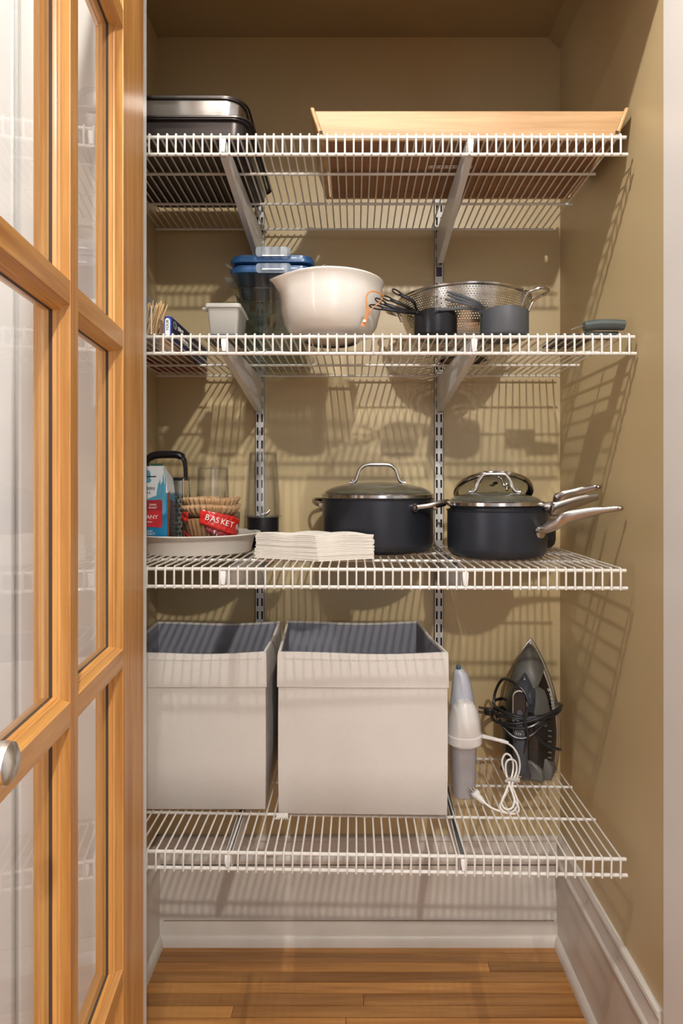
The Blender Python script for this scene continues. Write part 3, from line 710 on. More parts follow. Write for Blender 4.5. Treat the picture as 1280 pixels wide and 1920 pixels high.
# oval dish
ox, oy = -.362, 1.381
t = thing('serving_dish', 'shallow cream oval dish holding the coffee bag and coffee filters', 'dish', (ox, oy, D3))
def oring(rx, ry, z, n=72): return [(ox+rx*math.cos(2*PI*k/n), oy+ry*math.sin(2*PI*k/n), z) for k in range(n)]
dz = D3
MB().loft([oring(.118, .105, dz), oring(.123, .110, dz+.002), oring(.131, .119, dz+.034), oring(.134, .122, dz+.037), oring(.144, .133, dz+.041), oring(.1455, .1345, dz+.0435), oring(.144, .133, dz+.045),
           oring(.131, .119, dz+.0415), oring(.127, .115, dz+.034), oring(.119, .106, dz+.006), oring(.112, .099, dz+.004)]).build('dish_body', 'melamine', t, smooth=50)
DI = D3+.0045
# coffee bag
by0 = 1.318; bz0, bz1 = DI, EYE+.041
t = thing('coffee_bag', 'blue and pale grey coffee bag with a red label standing in the oval dish', 'bag', (-.433, 1.345, bz0))
bxl, bxr = -.4560, -.4105
rg = []
for z, i, dpth in ((bz0, .003, .056), (bz0+.006, 0, .060), (bz0+.13, 0, .058), (bz1-.028, .002, .050), (bz1-.012, .009, .030), (bz1, .012, .010)):
    fy = by0 + (0 if z < bz0+.14 else (.0 if z < bz1-.02 else (.004 if z < bz1-.006 else .010)))
    rg.append([(bxl+i*.3, fy, z), (bxr-i, fy, z), (bxr-i, fy+dpth, z), (bxl+i*.3, fy+dpth, z)])
MB().loft(rg[:3]).build('pouch', 'bagblue', t, bevel=.0012)
MB().loft(rg[2:]).build('pouch_top', 'bagwhite', t, bevel=.0012)
MB().box(bxl+.006, bxr-.014, by0+.009, by0+.0135, bz1, bz1+.005).build('fold_strip', 'green', t)
def print_poly(name, pxs, m, lay=0):
    d = by0-.0004-.0004*lay
    MB().prism([(P(px, py, d).x, P(px, py, d).z) for px, py in pxs], 'y', d, d+.0003).build(name, m, t, smooth=0)
print_poly('print_sky', [(275.3, 938), (275.3, 876), (306, 878), (311, 896), (311, 960), (306, 968), (300, 938)], 'bagsky', 0)
print_poly('print_snow', [(275.3, 936), (275.3, 874), (305, 876), (309, 893), (309, 908), (303, 904), (300, 912), (297, 903), (294, 920), (293, 929), (282, 933)], 'bagwhite', 1)
for cxp, top, bot, wd in ((299.5, 897, 930, 5.0), (306, 886, 925, 4.5)):
    pp_ = []
    for k in range(3):
        a = top+(bot-top)*k/3; b = top+(bot-top)*(k+1)/3; w1 = wd*(k+1)/3
        pp_ += [(cxp+w1*.35*(k > 0), a), (cxp+w1, b)]
    left = [(2*cxp-x, y) for x, y in pp_][::-1]
    print_poly('print_tree', pp_+left, 'bagsky', 2)
print_poly('print_lower', [(275.3, 990), (300, 990), (305, 968), (312, 975), (312, 1004), (275.3, 1004)], 'bagblue', 1)
print_poly('print_label', [(275.3, 938), (301, 937), (304, 940), (304, 986), (301, 989), (275.3, 988)], 'bagred', 2)
print_poly('print_label_top', [(275.3, 938), (301, 937), (304, 940), (304, 957), (275.3, 957)], 'bagdred', 3)
print_poly('print_animal', [(275.5, 884), (276, 880), (281, 884), (283, 893), (281, 897), (284, 900), (281, 905), (272, 905), (275.4, 897)], 'bagsky', 2)
print_poly('print_line', [(274, 893), (293, 892.3), (292, 894.5), (274, 895)], 'navycard', 3)
def btext(s, px, py, size, m):
    d = by0-.0022; text('lettering', s, size, P(px, py, d), (1, 0, 0), (0, 0, 1), m, t)
btext('bou', 273.5, 918, .0125, 'navycard'); btext('E E.', 275, 925.5, .0062, 'navycard')
btext('DARK', 280, 948, .0058, 'white'); btext('ROAST', 278.6, 953.5, .0058, 'white')
btext('ANY', 274, 973, .0125, 'white'); btext('COFFEE', 273, 980, .0042, 'white')
btext('OUT,', 275, 998, .0060, 'white'); btext('FOR IT', 275, 1003, .0060, 'white')
xs_ = bxr+.0003
MB().prism([(by0+.003, bz0+.13), (by0+.018, bz0+.135), (by0+.020, bz0+.03), (by0+.003, bz0+.02)], 'x', xs_, xs_+.0003).build('side_print', 'rust', t, smooth=0)
MB().prism([(by0+.020, bz0+.115), (by0+.056, bz0+.110), (by0+.058, bz0+.004), (by0+.012, bz0+.004)], 'x', xs_, xs_+.0003).build('side_print', 'bagside', t, smooth=0)
# box grater
gx_, gy_ = -.4430, 1.418
t = thing('box_grater', 'steel box grater with black arched handle behind the coffee bag', 'grater', (gx_, gy_, DI))
g0, g1 = DI, EYE+.0126
def sq(hx, hy, z): return [(gx_-hx, gy_-hy, z), (gx_+hx, gy_-hy, z), (gx_+hx, gy_+hy, z), (gx_-hx, gy_+hy, z)]
MB().loft([sq(.0475, .033, g0), sq(.0465, .027, g1)], (False, False)).build('blade_box', 'grater', t, smooth=0)
MB().loft([sq(.047, .0275, g1-.004), sq(.0475, .028, g1+.003), sq(.044, .025, g1+.003), sq(.044, .025, g1-.004)], closed=True).build('collar', 'black', t)
mb = MB()
for sx in (-1, 1):
    for sy in (-1, 1): mb.tube([(gx_+sx*.048, gy_+sy*.0335, g0), (gx_+sx*.0468, gy_+sy*.0272, g1)], .0014, 6)
mb.build('edge_bead', 'chrome', t)
hh = EYE+.078
MB().tube(smoothpath([(gx_+.0455, gy_, g1-.002), (gx_+.0445, gy_, g1+.028), (gx_+.040, gy_, hh-.018), (gx_+.026, gy_, hh-.009), (gx_-.005, gy_, hh-.008), (gx_-.032, gy_, hh-.011), (gx_-.043, gy_, hh-.022), (gx_-.0455, gy_, g1+.03), (gx_-.0465, gy_, g1-.002)], 6),
    [(.010, .0045)]*10+[(.011, .0055)]*4+[(.012, .009)]*21+[(.011, .0055)]*4+[(.010, .0045)]*10, 12, flat=(0, 1, 0)).build('handle', 'black', t)
# clear cups
def clearcup(cx, cy, z0, z1, r0, r1, parent, name='cup'):
    th = .0018
    MB().lathe(cx, cy, [(r0, z0), (r0-.001, z0+(z1-z0)*.3), (r1+.0003, z1-.004), (r1-.001, z1-.0005), (r1-.006, z1), (.0001, z1), (.0001, z1-.004), (r1-.006, z1-.004), (r1-th, z1-.006), (r0-th, z0), (r0, z0)], 48).build(name, 'clearplastic', parent)
    mb = MB()
    for k in range(6):
        a = k*PI/3+.3
        p = [Vector((cx+(rr-.0025)*math.cos(a+s), cy+(rr-.0025)*math.sin(a+s), zz)) for rr, zz, s in ((r1, z1-.004, 0), (r1, z1-.03, .12), ((r0+r1)/2, (z0+z1)/2, 0), (r0, z0+.02, 0))]
        mb.tube(p, [.0016, .0012, .0008, .0003], 6)
    mb.build('inner_rib', 'clearplastic', parent)
cxs, cys = -.3390, 1.440
t = thing('blender_cup', 'short clear ribbed cup standing upside down behind the coffee filters', 'cup', (cxs, cys, DI))
clearcup(cxs, cys, DI, EYE+.0425, .0415, .0355, t)
cxs, cys = -.2265, 1.487
t = thing('blender_cup', 'tall clear cup upside down on a black blade base, in front of the left upright', 'cup', (cxs, cys, D3))
zr = EYE-.078
clearcup(cxs, cys, zr, EYE+.079, .0415, .0335, t)
MB().lathe(cxs, cys, [(.040, zr-.002), (.0455, zr-.002), (.0455, zr+.001), (.042, zr+.002), (.040, zr+.001), (.040, zr-.002)], 48).build('collar', 'clearplastic', t)
MB().lathe(cxs, cys, [(.0001, D3), (.036, D3), (.0385, D3+.002), (.0405, D3+.030), (.0415, D3+.034), (.0415, D3+.037), (.039, D3+.039), (.0395, zr-.002), (.0001, zr-.002)], 48).build('blade_base', 'black', t)
mb = MB()
for k in range(4):
    a = k*PI/2+.4; mb.tube([(cxs, cys, zr+.002), (cxs+.012*math.cos(a), cys+.012*math.sin(a), zr+.006), (cxs+.018*math.cos(a), cys+.018*math.sin(a), zr+.014)], [(.004, .0008), (.003, .0008), (.001, .0005)], 6)
mb.build('blade', 'chrome', t)
# coffee filters
fx, fy = -.318, 1.336
def filter_mesh(r0, r1, z0, z1, n=29, amp=.0040, ph=0):
    seg = n*8; rings = []
    for j in range(5):
        u = j/4; r = r0+(r1-r0)*u**.9; z = z0+(z1-z0)*u
        a_ = amp*min(1, u*1.5+.15)
        ring = []
        for k in range(seg):
            a = 2*PI*k/seg; wv = math.sin(n*a+ph); wv = math.copysign(abs(wv)**.6, wv)
            ring.append((fx+(r+a_*wv)*math.cos(a), fy+(r+a_*wv)*math.sin(a), z+.0015*math.sin(3*a+ph)*u))
        rings.append(ring)
    return MB().loft(rings, (True, False))
ftop = EYE-.0300
for i, (r0, r1, z0, z1, ph, lb) in enumerate((
        (.047, .0615, DI+.080, ftop-.017, 0, 'outermost loose basket filter, forming the lower pleated row above the red wrap'),
        (.045, .0590, DI+.0825, ftop-.0145, .25, 'second loose basket filter, just inside the lower pleated row'),
        (.044, .0600, DI+.090, ftop, 1.6, 'third loose basket filter, forming the upper pleated row'),
        (.042, .0570, DI+.093, ftop+.001, 1.9, 'innermost loose basket filter at the top of the pleated stack'))):
    o = filter_mesh(r0, r1, z0, z1, ph=ph).build('coffee_filter', 'kraft', base=(fx, fy, z0), solid=.0007, smooth=60)
    tag(o, lb, 'coffee filter', 'loose pleated coffee filters')
t = thing('filter_packet', 'red and clear plastic packet of pleated basket coffee filters in the oval dish', 'packet', (fx, fy, DI))
filter_mesh(.036, .0560, DI+.004, DI+.076, amp=.004).build('filter_stack', 'kraft', t, solid=.0007, smooth=60)
def wrap_pt(a, z, extra=0):
    u = (z-DI)/.096
    r = .0425+.0195*math.sin(PI*min(max(u, 0), 1)*.62)+extra+.0010*math.sin(9*a+40*u)+.0007*math.sin(23*a-30*u)
    return (fx+r*math.cos(a), fy+r*math.sin(a)*.96, z)
def patch(a0, a1, zlo, zhi, m, name, extra, na=40, nz=8):
    vs = []; fs = []
    for i in range(na+1):
        a = a0+(a1-a0)*i/na
        for j in range(nz+1):
            z = zlo(i/na)+(zhi(i/na)-zlo(i/na))*j/nz; vs.append(wrap_pt(a, z, extra))
    for i in range(na):
        for j in range(nz):
            k = i*(nz+1)+j; fs.append((k, k+nz+1, k+nz+2, k+1))
    return MB().add(vs, fs).build(name, m, t, smooth=60, solid=.0003)
R0 = lambda v: math.radians(v)
patch(R0(-178), R0(178), lambda u: DI+.001, lambda u: DI+.088, 'film', 'clear_film', 0)
patch(R0(-100), R0(-6), lambda u: DI+.066-.038*u, lambda u: DI+.0965-.022*u, 'redfilm', 'red_band', .0012)
patch(R0(-88), R0(-20), lambda u: DI+.050-.036*u, lambda u: DI+.0645-.034*u, 'darkredfilm', 'dark_red_band', .0010)
patch(R0(-165), R0(-90), lambda u: DI+.012, lambda u: DI+.050-.030*abs(u-.1), 'redfilm', 'red_foot', .0010)
patch(R0(-178), R0(-128), lambda u: DI+.070, lambda u: DI+.090, 'redfilm', 'red_corner', .0010)
patch(R0(-70), R0(-10), lambda u: DI+.010, lambda u: DI+.040-.010*u, 'redfilm', 'red_foot', .0008)
def on_wrap(s_, a_deg, step, z0_, dz_, size, m):
    for i, ch in enumerate(s_):
        if ch == ' ': continue
        a = R0(a_deg+i*step); z = z0_-dz_*i
        p0 = Vector(wrap_pt(a, z, .0046)); k = R0(step)
        p1 = Vector(wrap_pt(a+k, z-dz_, .0046)); rt = (p1-p0).normalized()
        out = Vector((math.cos(a), math.sin(a)*.96, 0)); up = out.cross(rt).normalized()
        if up.z < 0: up = -up
        text('lettering', ch, size, p0, rt, up, m, t)
on_wrap('BASKET FILTERS', -90, 9.6, DI+.0755, .0034, .0172, 'white')
on_wrap('COFFEE', -56, 7, DI+.0855, .0022, .0075, 'darkredfilm')
on_wrap('12 COUNT', -74, 5.0, DI+.044, .0027, .0070, 'white')
# napkins
nc = Vector((-.073, 1.198, 0)); nl = Vector((-.210, 1.262, 0)); nr = Vector((.040, 1.243, 0)); nb = Vector((-.062, 1.318, 0))
N_ = 15; hN = .0515; np_labels = {0: 'lowest folded white paper napkin in the stack before the large pot', N_-1: 'topmost folded white paper napkin in the stack before the large pot'}
for i in range(N_):
    z0 = D3+.0003+i*hN/N_; z1 = z0+hN/N_-.0004
    lean = .006*i/N_
    j = [Vector((random.uniform(-.0015, .0015), random.uniform(-.0012, .0012), 0)) for _ in range(4)]
    cr = [nl+j[0]+Vector((lean*.6, 0, 0)), nc+j[1]+Vector((-lean, lean*.6, 0)), nr+j[2]+Vector((-lean*.2, 0, 0)), nb+j[3]]
    ring = []
    for a, b in ((0, 1), (1, 2), (2, 3), (3, 0)):
        for k in range(8): ring.append(cr[a].lerp(cr[b], k/8))
    def zofs(p):
        u = (p.x+.21)/.25; amp = .0045*(i/(N_-1))**2
        return amp*(abs(math.sin(u*PI*2.9+.6))-.5)
    r1 = [(p.x, p.y, z0+zofs(p)) for p in ring]; r2 = [(p.x, p.y, z1+zofs(p)) for p in ring]
    cen = sum(ring, Vector((0, 0, 0)))/len(ring)
    mb = MB(); n = len(ring)
    vs = r1+r2+[(cen.x, cen.y, z0), (cen.x, cen.y, z1)]
    fs = [(k, (k+1) % n, n+(k+1) % n, n+k) for k in range(n)]+[((k+1) % n, k, 2*n) for k in range(n)]+[(n+k, n+(k+1) % n, 2*n+1) for k in range(n)]
    o = mb.add(vs, fs).build('paper_napkin', 'napkin', base=(cen.x, cen.y, z0), smooth=0)
    words = 'first second third fourth fifth sixth seventh eighth ninth tenth eleventh twelfth thirteenth fourteenth fifteenth'.split()
    tag(o, np_labels.get(i, '%s folded white paper napkin from the bottom of the stack before the large pot' % words[i]), 'napkin', 'stack of folded white paper napkins')
# pots
def pot_body(t, cx, cy, z, r, h, seg=80):
    MB().lathe(cx, cy, [(.0001, z), (r-.020, z), (r-.009, z+.003), (r-.002, z+.011), (r, z+.022), (r, z+h-.003), (r+.0015, z+h-.002), (r+.002, z+h), (r-.002, z+h), (r-.003, z+.022), (r-.012, z+.006), (.0001, z+.004)], seg).build('pot_body', 'anodised', t)
def glass_lid(t, cx, cy, z, r, rise, hw, hh, axis=0.0, tiltm=None, vent=True):
    """steel ring, glass dome, bent rod handle; z = underside of ring"""
    def T(p):
        v = Vector(p)
        return tuple((tiltm @ v)) if tiltm else tuple(v)
    def fin(mb, name, m, **k):
        mb.v = [T(v) for v in mb.v]; return mb.build(name, m, t, **k)
    mb = MB(); n = 80
    def ring(rr, zz): return [(cx+rr*math.cos(2*PI*k/n), cy+rr*math.sin(2*PI*k/n), zz) for k in range(n)]
    fin(MB().loft([ring(r-.004, z), ring(r+.001, z), ring(r+.003, z+.002), ring(r+.003, z+.0085), ring(r+.001, z+.0105), ring(r-.009, z+.0115), ring(r-.009, z+.0095), ring(r-.003, z+.0085)], closed=True), 'rim_band', 'chrome')
    rr = [ring(max((r-.005)*math.cos(a), .0001), z+.0085+rise*math.sin(a)) for a in [i*PI/2/9 for i in range(10)]]
    fin(MB().loft(rr, (False, False)), 'glass_dome', 'lidglass', solid=.003)
    def A(u, zz, v=0): return (cx+u*math.cos(axis)-v*math.sin(axis), cy+u*math.sin(axis)+v*math.cos(axis), zz)
    zb_ = z+.0085+rise*math.sqrt(max(0, 1-(hw/(r-.005))**2))
    path = [A(-hw-.007, zb_+.003), A(-hw, zb_+.004), A(-hw+.007, zb_+.009), A(-hw+.012, zb_+.024), A(-hw+.018, zb_+hh*.80), A(-hw*.45, zb_+hh*.98), A(0, zb_+hh), A(hw*.45, zb_+hh*.98), A(hw-.018, zb_+hh*.80), A(hw-.012, zb_+.024), A(hw-.007, zb_+.009), A(hw, zb_+.004), A(hw+.007, zb_+.003)]
    fin(MB().tube(smoothpath(path, 5), [(.0040, .0030)]*61, 10), 'lid_handle', 'chrome')
    for s in (-1, 1):
        fin(MB().tube([A(s*hw, zb_-.006), A(s*hw, zb_+.010)], .0030, 8).tube([A(s*hw, zb_+.008), A(s*hw, zb_+.0105)], .0045, 10), 'rivet', 'chrome')
    if vent:
        fin(MB().tube([A(0.002, z+.0085+rise-.001, -.012), A(0.002, z+.0085+rise+.0012, -.012)], .0060, 12), 'steam_vent', 'greycup')
def loop_handle(t, cx, cy, z, r, ax, reach=.045, half=.055, rise=.012):
    def A(u, v, dz): return (cx+u*math.cos(ax)-v*math.sin(ax), cy+u*math.sin(ax)+v*math.cos(ax), z+dz)
    rb = math.sqrt(r*r-half*half)+.002
    path = [A(rb-.006, -half-.002, -.002), A(rb+.008, -half+.004, 0), A(rb+.030, -half*.72, .004), A(r+reach*.8, -half*.45, rise*.8), A(r+reach, 0, rise), A(r+reach*.8, half*.45, rise*.8), A(rb+.030, half*.72, .004), A(rb+.008, half-.004, 0), A(rb-.006, half+.002, -.002)]
    MB().tube(smoothpath(path, 6), [(.0052, .0038)]*49, 10).build('loop_handle', 'handle', t)
    for s in (-1, 1):
        p = Vector(A(rb+.001, s*half, -.001)); n_ = (p-Vector((cx, cy, p.z))).normalized()
        MB().tube([p-n_*.006, p+n_*.0055], .0095, 14).tube([p+n_*.005, p+n_*.008], [.0050, .0035], 12).build('rivet_plate', 'chrome', t)
pz = D3+.0004; pcx, pcy, pr = .0533, 1.410, .1295
t = thing('stock_pot', 'large dark pot with glass lid and two steel loop handles on the third shelf', 'pot', (pcx, pcy, pz))
pot_body(t, pcx, pcy, pz, pr, .121)
loop_handle(t, pcx, pcy, pz+.104, pr, math.radians(-31))
loop_handle(t, pcx, pcy, pz+.104, pr, math.radians(149))
glass_lid(t, pcx, pcy, pz+.1215, pr, .027, .058, .046)
# saucepans
def saucepan(label, cx, cy, z, r, h, hpath, rv, kind='saucepan'):
    t = thing('saucepan', label, 'saucepan', (cx, cy, z), 'dark saucepans with steel handles')
    pot_body(t, cx, cy, z, r, h)
    pts = smoothpath(hpath, 6); n = len(pts)
    ws = []
    for i in range(n):
        u = i/(n-1); wv = .0095+.0050*math.sin(PI*min(1, u*1.15+.02)) if u < .8 else .0085-.012*(u-.8)
        ws.append((wv*.85, .0050-.0018*u))
    MB().tube(pts, ws, 12, flat=(0.1, -.25, 1)).build('long_handle', 'handle', t)
    tip = pts[-1]; MB().ball(tip, .0062, 12, (1.1, .9, .8)).build('handle_tip', 'handle', t)
    for p in rv:
        p = Vector(p); nn = (p-Vector((cx, cy, p.z))).normalized()
        MB().tube([p-nn*.004, p+nn*.004], [.0055, .0042], 12).build('rivet', 'chrome', t)
    p = Vector(hpath[0]); nn = (p-Vector((cx, cy, p.z))).normalized()
    MB().tube([p-nn*.004+Vector((0, 0, -.004)), p+nn*.004+Vector((0, 0, -.004))], [.0155, .0125], 16).build('rivet_plate', 'steel', t)
    return t
sx_, sy_, sr = .3050, 1.298, .1050
def onbody(cx, cy, r, deg, z): return Vector((cx+r*math.cos(math.radians(deg)), cy+r*math.sin(math.radians(deg)), z))
a1 = onbody(sx_, sy_, sr, -47, EYE-.093)
s1 = saucepan('dark lidded saucepan at the right of the third shelf, its steel handle lowest', sx_, sy_, pz, sr, .100,
    [a1, a1+Vector((.018, -.016, .010)), P(1060, 972, 1.190), P(1110, 960, 1.180), P(1162, 953, 1.168)], [onbody(sx_, sy_, sr+.006, -55, EYE-.093), onbody(sx_, sy_, sr+.006, -33, EYE-.094)])
# smaller pan nested in it
nzp = pz+.012; nr_ = .0985
a2 = onbody(sx_, sy_, sr+.002, -34, EYE-.0455)
s2 = thing('saucepan', 'smaller dark saucepan nested inside the front saucepan, its steel handle in the middle', 'saucepan', (sx_, sy_, nzp), 'dark saucepans with steel handles')
pot_body(s2, sx_, sy_, nzp, nr_, .095)
hp = smoothpath([onbody(sx_, sy_, nr_-.001, -30, EYE-.0475), onbody(sx_, sy_, sr+.010, -30, EYE-.047), P(1040, 954, 1.235), P(1085, 940, 1.235), P(1120, 931, 1.235)], 6)
MB().tube(hp, [(.0075+.0060*math.sin(PI*min(1, i/24)), .0045) for i in range(len(hp))], 12, flat=(.1, -.25, 1)).build('long_handle', 'handle', s2)
glass_lid(s2, sx_-.004, sy_, nzp+.0955, .101, .020, .047, .042, axis=math.radians(-8))
# rear pan
rx_, ry_, rr_ = .405, 1.467, .080
s3 = saucepan('dark saucepan behind the front saucepan, its steel handle highest', rx_, ry_, pz, rr_, .104,
    [onbody(rx_, ry_, rr_, -52, EYE-.075), onbody(rx_, ry_, rr_+.022, -52, EYE-.064), P(1040, 938, 1.315), P(1085, 922, 1.30), P(1121, 913, 1.285)], [onbody(rx_, ry_, rr_+.006, -62, EYE-.075), onbody(rx_, ry_, rr_+.006, -42, EYE-.075)])
# lid leaning between them
lid_t = thing('domed_pan_lid', 'loose glass lid with steel rim leaning tilted behind the lidded front saucepan', 'lid', P(924, 945, 1.39))
c0 = P(924, 926, 1.385)
TM = Matrix.Translation(c0) @ Matrix.Rotation(math.radians(3), 4, 'Y') @ Matrix.Rotation(math.radians(-29), 4, 'X')
glass_lid(lid_t, 0, 0, 0, .087, .014, .036, .034, axis=0.2, tiltm=TM)

# ------------------------------------------------------------------ lowest shelf: bins
def bin_(label, F4, B4, zt_, seam=.072):
    """F4: front-left, front-right bottom (x,y); B4: back-right, back-left; slightly bulging fabric walls"""
    cxx = sum(p[0] for p in F4+B4)/4; zb_ = deck4(cxx)+.0045
    t = thing('storage_bin', label, 'storage bin', (cxx, (F4[0][1]+B4[0][1])/2, zb_), 'white fabric storage bins')
    cr = [Vector((*F4[0], 0)), Vector((*F4[1], 0)), Vector((*B4[0], 0)), Vector((*B4[1], 0))]
    cen = sum(cr, Vector((0, 0, 0)))/4
    def ring(inset, z, n=10, bulge=.0, top=0):
        pts = []
        for a in range(4):
            A, B = cr[a], cr[(a+1) % 4]
            A2 = A+(cen-A).normalized()*inset*1.4; B2 = B+(cen-B).normalized()*inset*1.4
            nrm = Vector((B.y-A.y, A.x-B.x, 0)).normalized()
            for k in range(n):
                u = k/n; p = A2.lerp(B2, u)+nrm*bulge*math.sin(PI*u)
                zz = z
                if top: zz += top*(-.0035*math.sin(PI*u)+.0012*math.sin(7*u+a))
                pts.append((p.x, p.y, zz))
        return pts
    H = zt_-zb_
    MB().loft([ring(.003, zb_), ring(0, zb_+.003), ring(-.001, zb_+H*.3, bulge=.0025), ring(-.001, zb_+H*.6, bulge=.002), ring(-.0005, zt_-seam, bulge=.001), ring(0, zt_-.001, top=1), ring(.001, zt_, top=1), ring(.0035, zt_, top=1), ring(.0045, zt_-.012, top=1)], (True, False)).build('fabric_shell', 'fabric', t, smooth=50)
    MB().loft([ring(.0047, zt_-.004, top=1), ring(.0055, zb_+.006), ring(.02, zb_+.005)], (False, True)).build('lining', 'fabricin', t, smooth=50)
    MB().loft([ring(-.0016, zt_-seam, bulge=.0015), ring(-.0030, zt_-seam+.001, bulge=.0015), ring(-.0022, zt_-.006, top=1, bulge=.001), ring(-.0012, zt_+.0006, top=1), ring(.0038, zt_+.0008, top=1), ring(.0044, zt_-.004, top=1)], (False, False)).build('folded_cuff', 'fabric', t, smooth=50)
    mb = MB()
    A, B = cr[0], cr[1]; n_ = 60
    for k in range(n_):
        u0, u1 = (k+.15)/n_, (k+.7)/n_
        if u0 < .02 or u1 > .98: continue
        z = zt_-.010-.0035*math.sin(PI*u0); d = -.0038
        p0 = A.lerp(B, u0); p1 = A.lerp(B, u1)
        mb.box(p0.x, p1.x, p0.y+d-.001*math.sin(PI*u0)-.0003, p0.y+d+.0008, z-.0003, z+.0003)
    mb.build('stitching', 'napkin', t, smooth=0)
    return t
b1 = bin_('white fabric storage bin at the far left of the lowest shelf, cut by the frame', [(-.503, 1.252), (-.1860, 1.252)], [(-.1905, 1.532), (-.503, 1.532)], EYE-.350)
b2 = bin_('white fabric storage bin in the middle of the lowest shelf, beside the garment steamer', [(-.1575, 1.246), (.190, 1.240)], [(.160, 1.525), (-.172, 1.530)], EYE-.3475)
MB().tube([(.178, 1.36, EYE-.352), (.176, 1.352, EYE-.367), (.180, 1.345, EYE-.381)], .0008, 5).build('loose_thread', 'black', b2)
mb = MB()
for k in range(7): mb.tube([(-.158+k*.003, 1.243, deck4(0)+.008), (-.160+k*.0035, 1.236, deck4(0)+.004), (-.166+k*.005, 1.232, deck4(0)+.0015)], [.0025, .0018, .0008], 6)
mb.build('frayed_corner', 'fabric', b2)
# garment steamer
gx0, gy0 = .243, 1.352; z4 = deck4(gx0)
t = thing('garment_steamer', 'white handheld garment steamer standing nose up beside the middle bin', 'steamer', (gx0, gy0, z4))
def er(cx, cy, rx, ry, z, n=36, p=2.0):
    out = []
    for k in range(n):
        a = 2*PI*k/n; c, s_ = math.cos(a), math.sin(a)
        out.append((cx+rx*math.copysign(abs(c)**(2/p), c), cy+ry*math.copysign(abs(s_)**(2/p), s_), z))
    return out
H4 = lambda y: EYE-(y-VY)*1.33/F
MB().loft([er(gx0, gy0, .022, .030, z4, p=3), er(gx0, gy0, .0255, .034, z4+.003, p=3), er(gx0-.001, gy0, .029, .038, H4(1398), p=3)]).build('water_tank', 'tank', t)
MB().loft([er(gx0, gy0, .034, .042, H4(1398), p=2.6), er(gx0, gy0, .0405, .046, H4(1393), p=2.6), er(gx0, gy0, .0405, .046, H4(1379), p=2.6), er(gx0, gy0, .0385, .044, H4(1377), p=2.6)]).build('collar', 'wplastic', t)
MB().loft([er(gx0, gy0-.002, .0385, .043, H4(1377), p=2.4), er(gx0, gy0-.006, .0375, .043, H4(1362)), er(gx0, gy0-.009, .034, .041, H4(1345)), er(gx0, gy0-.014, .028, .031, H4(1330)), er(gx0, gy0-.018, .019, .024, H4(1319)), er(gx0, gy0-.021, .008, .017, H4(1314)), er(gx0, gy0-.022, .001, .012, H4(1313))]).build('front_shield', 'wplastic', t, smooth=60)
yb_ = gy0+.018
MB().loft([er(gx0+.002, yb_, .030, .030, H4(1350)), er(gx0+.0015, yb_, .0265, .028, H4(1320)), er(gx0, yb_, .021, .024, H4(1290)), er(gx0-.003, yb_, .016, .019, H4(1272)), er(gx0-.006, yb_, .011, .015, H4(1266)), er(gx0-.007, yb_, .005, .008, H4(1264))]).build('head', 'lav', t, smooth=60)
MB().loft([er(gx0-.008, yb_-.004, .0075, .008, H4(1268)), er(gx0-.008, yb_-.004, .007, .008, H4(1264))]).build('nozzle_ring', 'wplastic', t)
MB().ball((gx0-.008, yb_-.004, H4(1261)), .0055, 12, (1, 1, 1.3)).build('nozzle_tip', 'bluetip', t)
# cord: strain relief, arc, coiled bundle, plug
cp = lambda px, py, d=1.33: P(px, py, d)
MB().tube([cp(903, 1380), cp(920, 1384), cp(939, 1389)], [.0050, .0042, .0036], 10).tube([cp(938, 1388.5), cp(952, 1393)], [.0046, .0036], 10).build('strain_relief', 'wplastic', t)
path = [cp(948, 1392), cp(962, 1402), cp(972, 1420), cp(974, 1440), cp(968, 1460, 1.325), cp(955, 1478, 1.31), cp(942, 1500, 1.30), cp(937, 1512, 1.29), cp(945, 1522, 1.285), cp(960, 1522, 1.285), cp(970, 1508, 1.29), cp(966, 1490, 1.30), cp(957, 1470, 1.31), cp(946, 1448, 1.318), cp(941, 1428, 1.322), cp(947, 1414, 1.322),
        cp(957, 1418, 1.320), cp(962, 1436, 1.318), cp(958, 1460, 1.308), cp(948, 1484, 1.298), cp(940, 1505, 1.288), cp(948, 1517, 1.282), cp(960, 1514, 1.282), cp(964, 1498, 1.288), cp(957, 1478, 1.298), cp(949, 1452, 1.31), cp(948, 1432, 1.314), cp(955, 1424, 1.314), cp(966, 1428, 1.314), cp(968, 1446, 1.312), cp(960, 1470, 1.302),
        cp(962, 1494, 1.292), cp(972, 1514, 1.282), cp(970, 1524, 1.280), cp(958, 1526, 1.280), cp(940, 1522, 1.280), cp(920, 1514, 1.284), cp(906, 1503, 1.292), cp(899, 1496, 1.296)]
MB().tube(smoothpath(path, 6), .0021, 8).build('cord', 'wcord', t)
MB().tube([cp(948, 1466, 1.303), cp(952, 1460, 1.303), cp(962, 1462, 1.303)], .0035, 8).tube([cp(962, 1463, 1.303), cp(974, 1463, 1.303)], [(.005, .0015), (.005, .0015)], 8).build('cord_tie', 'seethru', t)
MB().tube([cp(908, 1506, 1.294), cp(900, 1498, 1.297), cp(893, 1490, 1.300)], [(.004, .003), (.0065, .0055), (.0075, .006)], 10).tube([cp(893, 1490, 1.3), cp(889, 1484, 1.301)], [(.0095, .007), (.009, .007)], 10).build('plug', 'wplastic', t)
for o_ in (-3, 3): MB().tube([cp(889+o_, 1485, 1.3), cp(882+o_, 1477, 1.302)], [(.0025, .0006)]*2, 6).build('prong', 'chrome', t)
